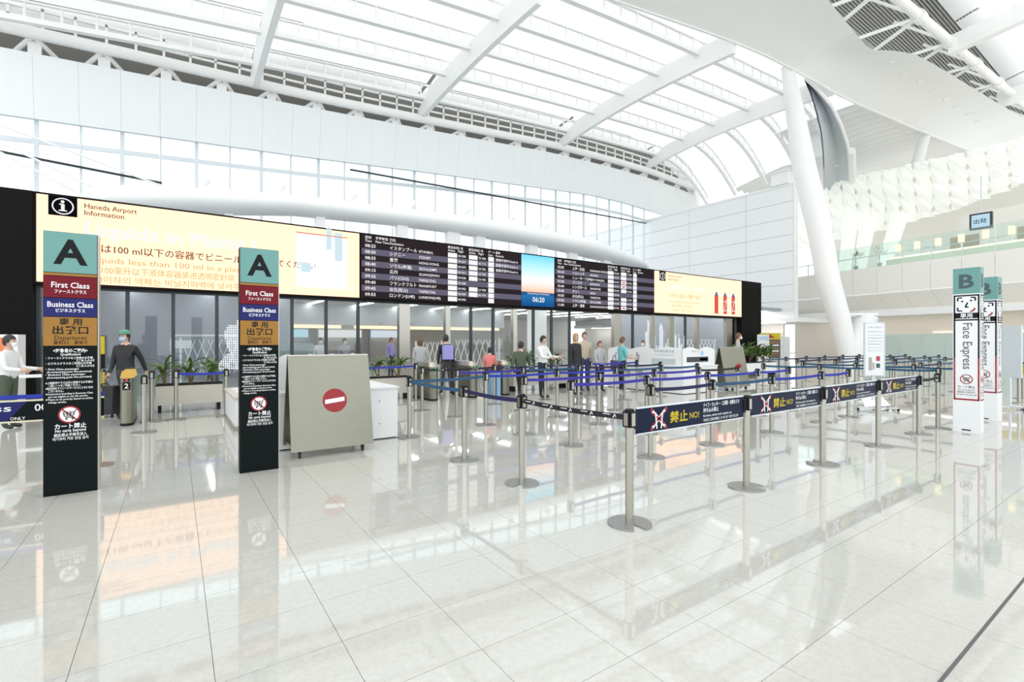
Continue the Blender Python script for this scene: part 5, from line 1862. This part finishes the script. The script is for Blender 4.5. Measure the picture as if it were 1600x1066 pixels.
toward = lambda x, y, extra=0: math.atan2(-x, y) + extra
K = cmat('black', (.02, .02, .022)); KG = cmat('charcoal', (.06, .06, .07)); GRY = cmat('grey', (.42, .42, .43)); WHT = cmat('white', (.75, .75, .74))
RED_ = cmat('coral_red', (.70, .20, .18)); TEAL_ = cmat('turquoise', (.16, .50, .50)); DGRN = cmat('dark_olive', (.07, .09, .06)); NAVY_ = cmat('navy', (.04, .05, .12)); LIL = cmat('lilac', (.32, .30, .62))
BEI = cmat('beige', (.50, .42, .32)); JEAN = cmat('jeans', (.10, .15, .25))
H_BLK = mat('hair_black', (.02, .016, .014), .5); H_BRN = mat('hair_brown', (.13, .07, .04), .5); H_TAN = mat('hair_tan', (.40, .25, .13), .5); H_GRY = mat('hair_grey', (.35, .34, .33), .5)
MSK = mat('mask_blue', (.40, .58, .82), .7); MSKW = mat('mask_white', (.8, .82, .84), .7)
person((-2.5, 12.55), R(70), 1.68, 'staff member in a white vest over black sleeves at the left edge', WHT, DGRN, H_BLK, arms=(.3, .3), elbows=(1.2, 1.2), mask=MSKW)
person((-.86, 13.15), R(-35), 1.80, 'traveller in black with a green cap and blue mask at the number two gate', K, KG, H_BLK, stride=.25, arms=(.1, -.55), elbows=(.3, .15), mask=MSK, hat=cmat('green_cap', (.12, .30, .22)))
P_ = [
    (fl(657, 612), R(160), 1.66, 'traveller in pale grey with brown hair passing behind the middle planter', GRY, JEAN, H_BRN, dict(stride=.2, hairlong=True)),
    (fl(697, 616), R(170), 1.76, 'traveller in black with a lilac backpack between the ticket gates', K, KG, H_BLK, dict(stride=.2, bag=LIL)),
    (fl(765, 617), R(150), 1.38, 'child in a coral red top beside the ticket gates', RED_, NAVY_, H_BLK, dict(stride=.15, sleeve=False)),
    (fl(814, 624), R(130), 1.60, 'walker in dark olive with black trousers striding past the gates', DGRN, K, H_BLK, dict(stride=.45, arms=(.4, -.4), shoes=WHT)),
    (fl(848, 622), R(20), 1.72, 'traveller in a white shirt and black trousers in front of the planter', WHT, K, H_BLK, dict(arms=(.5, .5), elbows=(1.1, 1.1))),
    (fl(899, 617), R(10), 1.80, 'traveller in a long black coat with tan hair in the queue', K, K, H_TAN, dict(skirt=True, hairlong=True)),
    (fl(913, 611), R(-20), 1.86, 'tall traveller with brown hair just behind the long black coat', BEI, NAVY_, H_BRN, dict(build=.95)),
    (fl(937, 612), R(-10), 1.58, 'traveller in a pale top with a teal bag strap left of the turquoise shirt', GRY, K, H_BRN, dict(arms=(.3, .2))),
    (fl(972, 613), R(70), 1.70, 'traveller in a turquoise T-shirt holding a dark bag by the white counter', TEAL_, K, H_BRN, dict(sleeve=False, arms=(.2, .35), elbows=(1.3, 1.3), shoes=WHT)),
    (fl(1005, 595.6), R(-70), 1.60, 'person in white standing beyond the white wave top counter', WHT, GRY, H_BRN, dict(mask=MSKW)),
    (fl(1153, 602), R(30), 1.86, 'person in grey with brown hair behind the far steel board', GRY, KG, H_BRN, dict(mask=MSKW)),
    ((5.6, 20.0), R(15), 1.68, 'staff member in grey behind the glass just left of the first wide steel column', GRY, KG, H_BLK, dict(mask=MSKW)),
    ((4.6, 19.6), R(-15), 1.70, 'staff member in white behind the glass above the near steel board', WHT, KG, H_BLK, dict(mask=MSKW)),
    ((7.7, 20.4), R(30), 1.72, 'person in lilac behind the glass right of the first wide steel column', LIL, KG, H_BRN, dict()),
    ((3.0, 20.5), R(10), 1.62, 'staff member in dark clothes behind the glass near the dotted map', KG, K, H_BLK, dict(mask=MSKW)),
]
for loc, hdg, hh, lab, tp, lg, hr, kw in P_:
    person(loc, hdg, hh, lab, tp, lg, hr, **kw)
bg_ = thing('shoulder_bag', 'dark purple bag held by the traveller in the turquoise shirt', 'bag', (fl(972, 613)[0] - .32, fl(972, 613)[1] + .02, .72), R(70))
MB().b2((-.16, -.06, 0), (.16, .06, .28)).build('pouch', cmat('plum', (.10, .06, .16)), bg_)
MB().tube([(-.12, 0, .28), (-.08, 0, .42), (.08, 0, .42), (.12, 0, .28)], .012, 6).build('handle', cmat('plum', (.1, .06, .16)), bg_)
# security equipment glimpsed in the hall
se = thing('baggage_scanner', 'grey baggage scanner behind the glass right of the letter A pillar', 'scanner', (3.0, 21.6, 0))
MB().b2((0, 0, .6), (1.8, 1.0, 1.5)).build('housing', mat('scanner_grey', (.35, .42, .43), .5), se)
MB().b2((-1.2, .15, .6), (0, .85, .72)).build('conveyor', M_BLK, se)
MB().b2((.1, .1, 0), (1.7, .9, .6)).build('base', M_ALU, se)
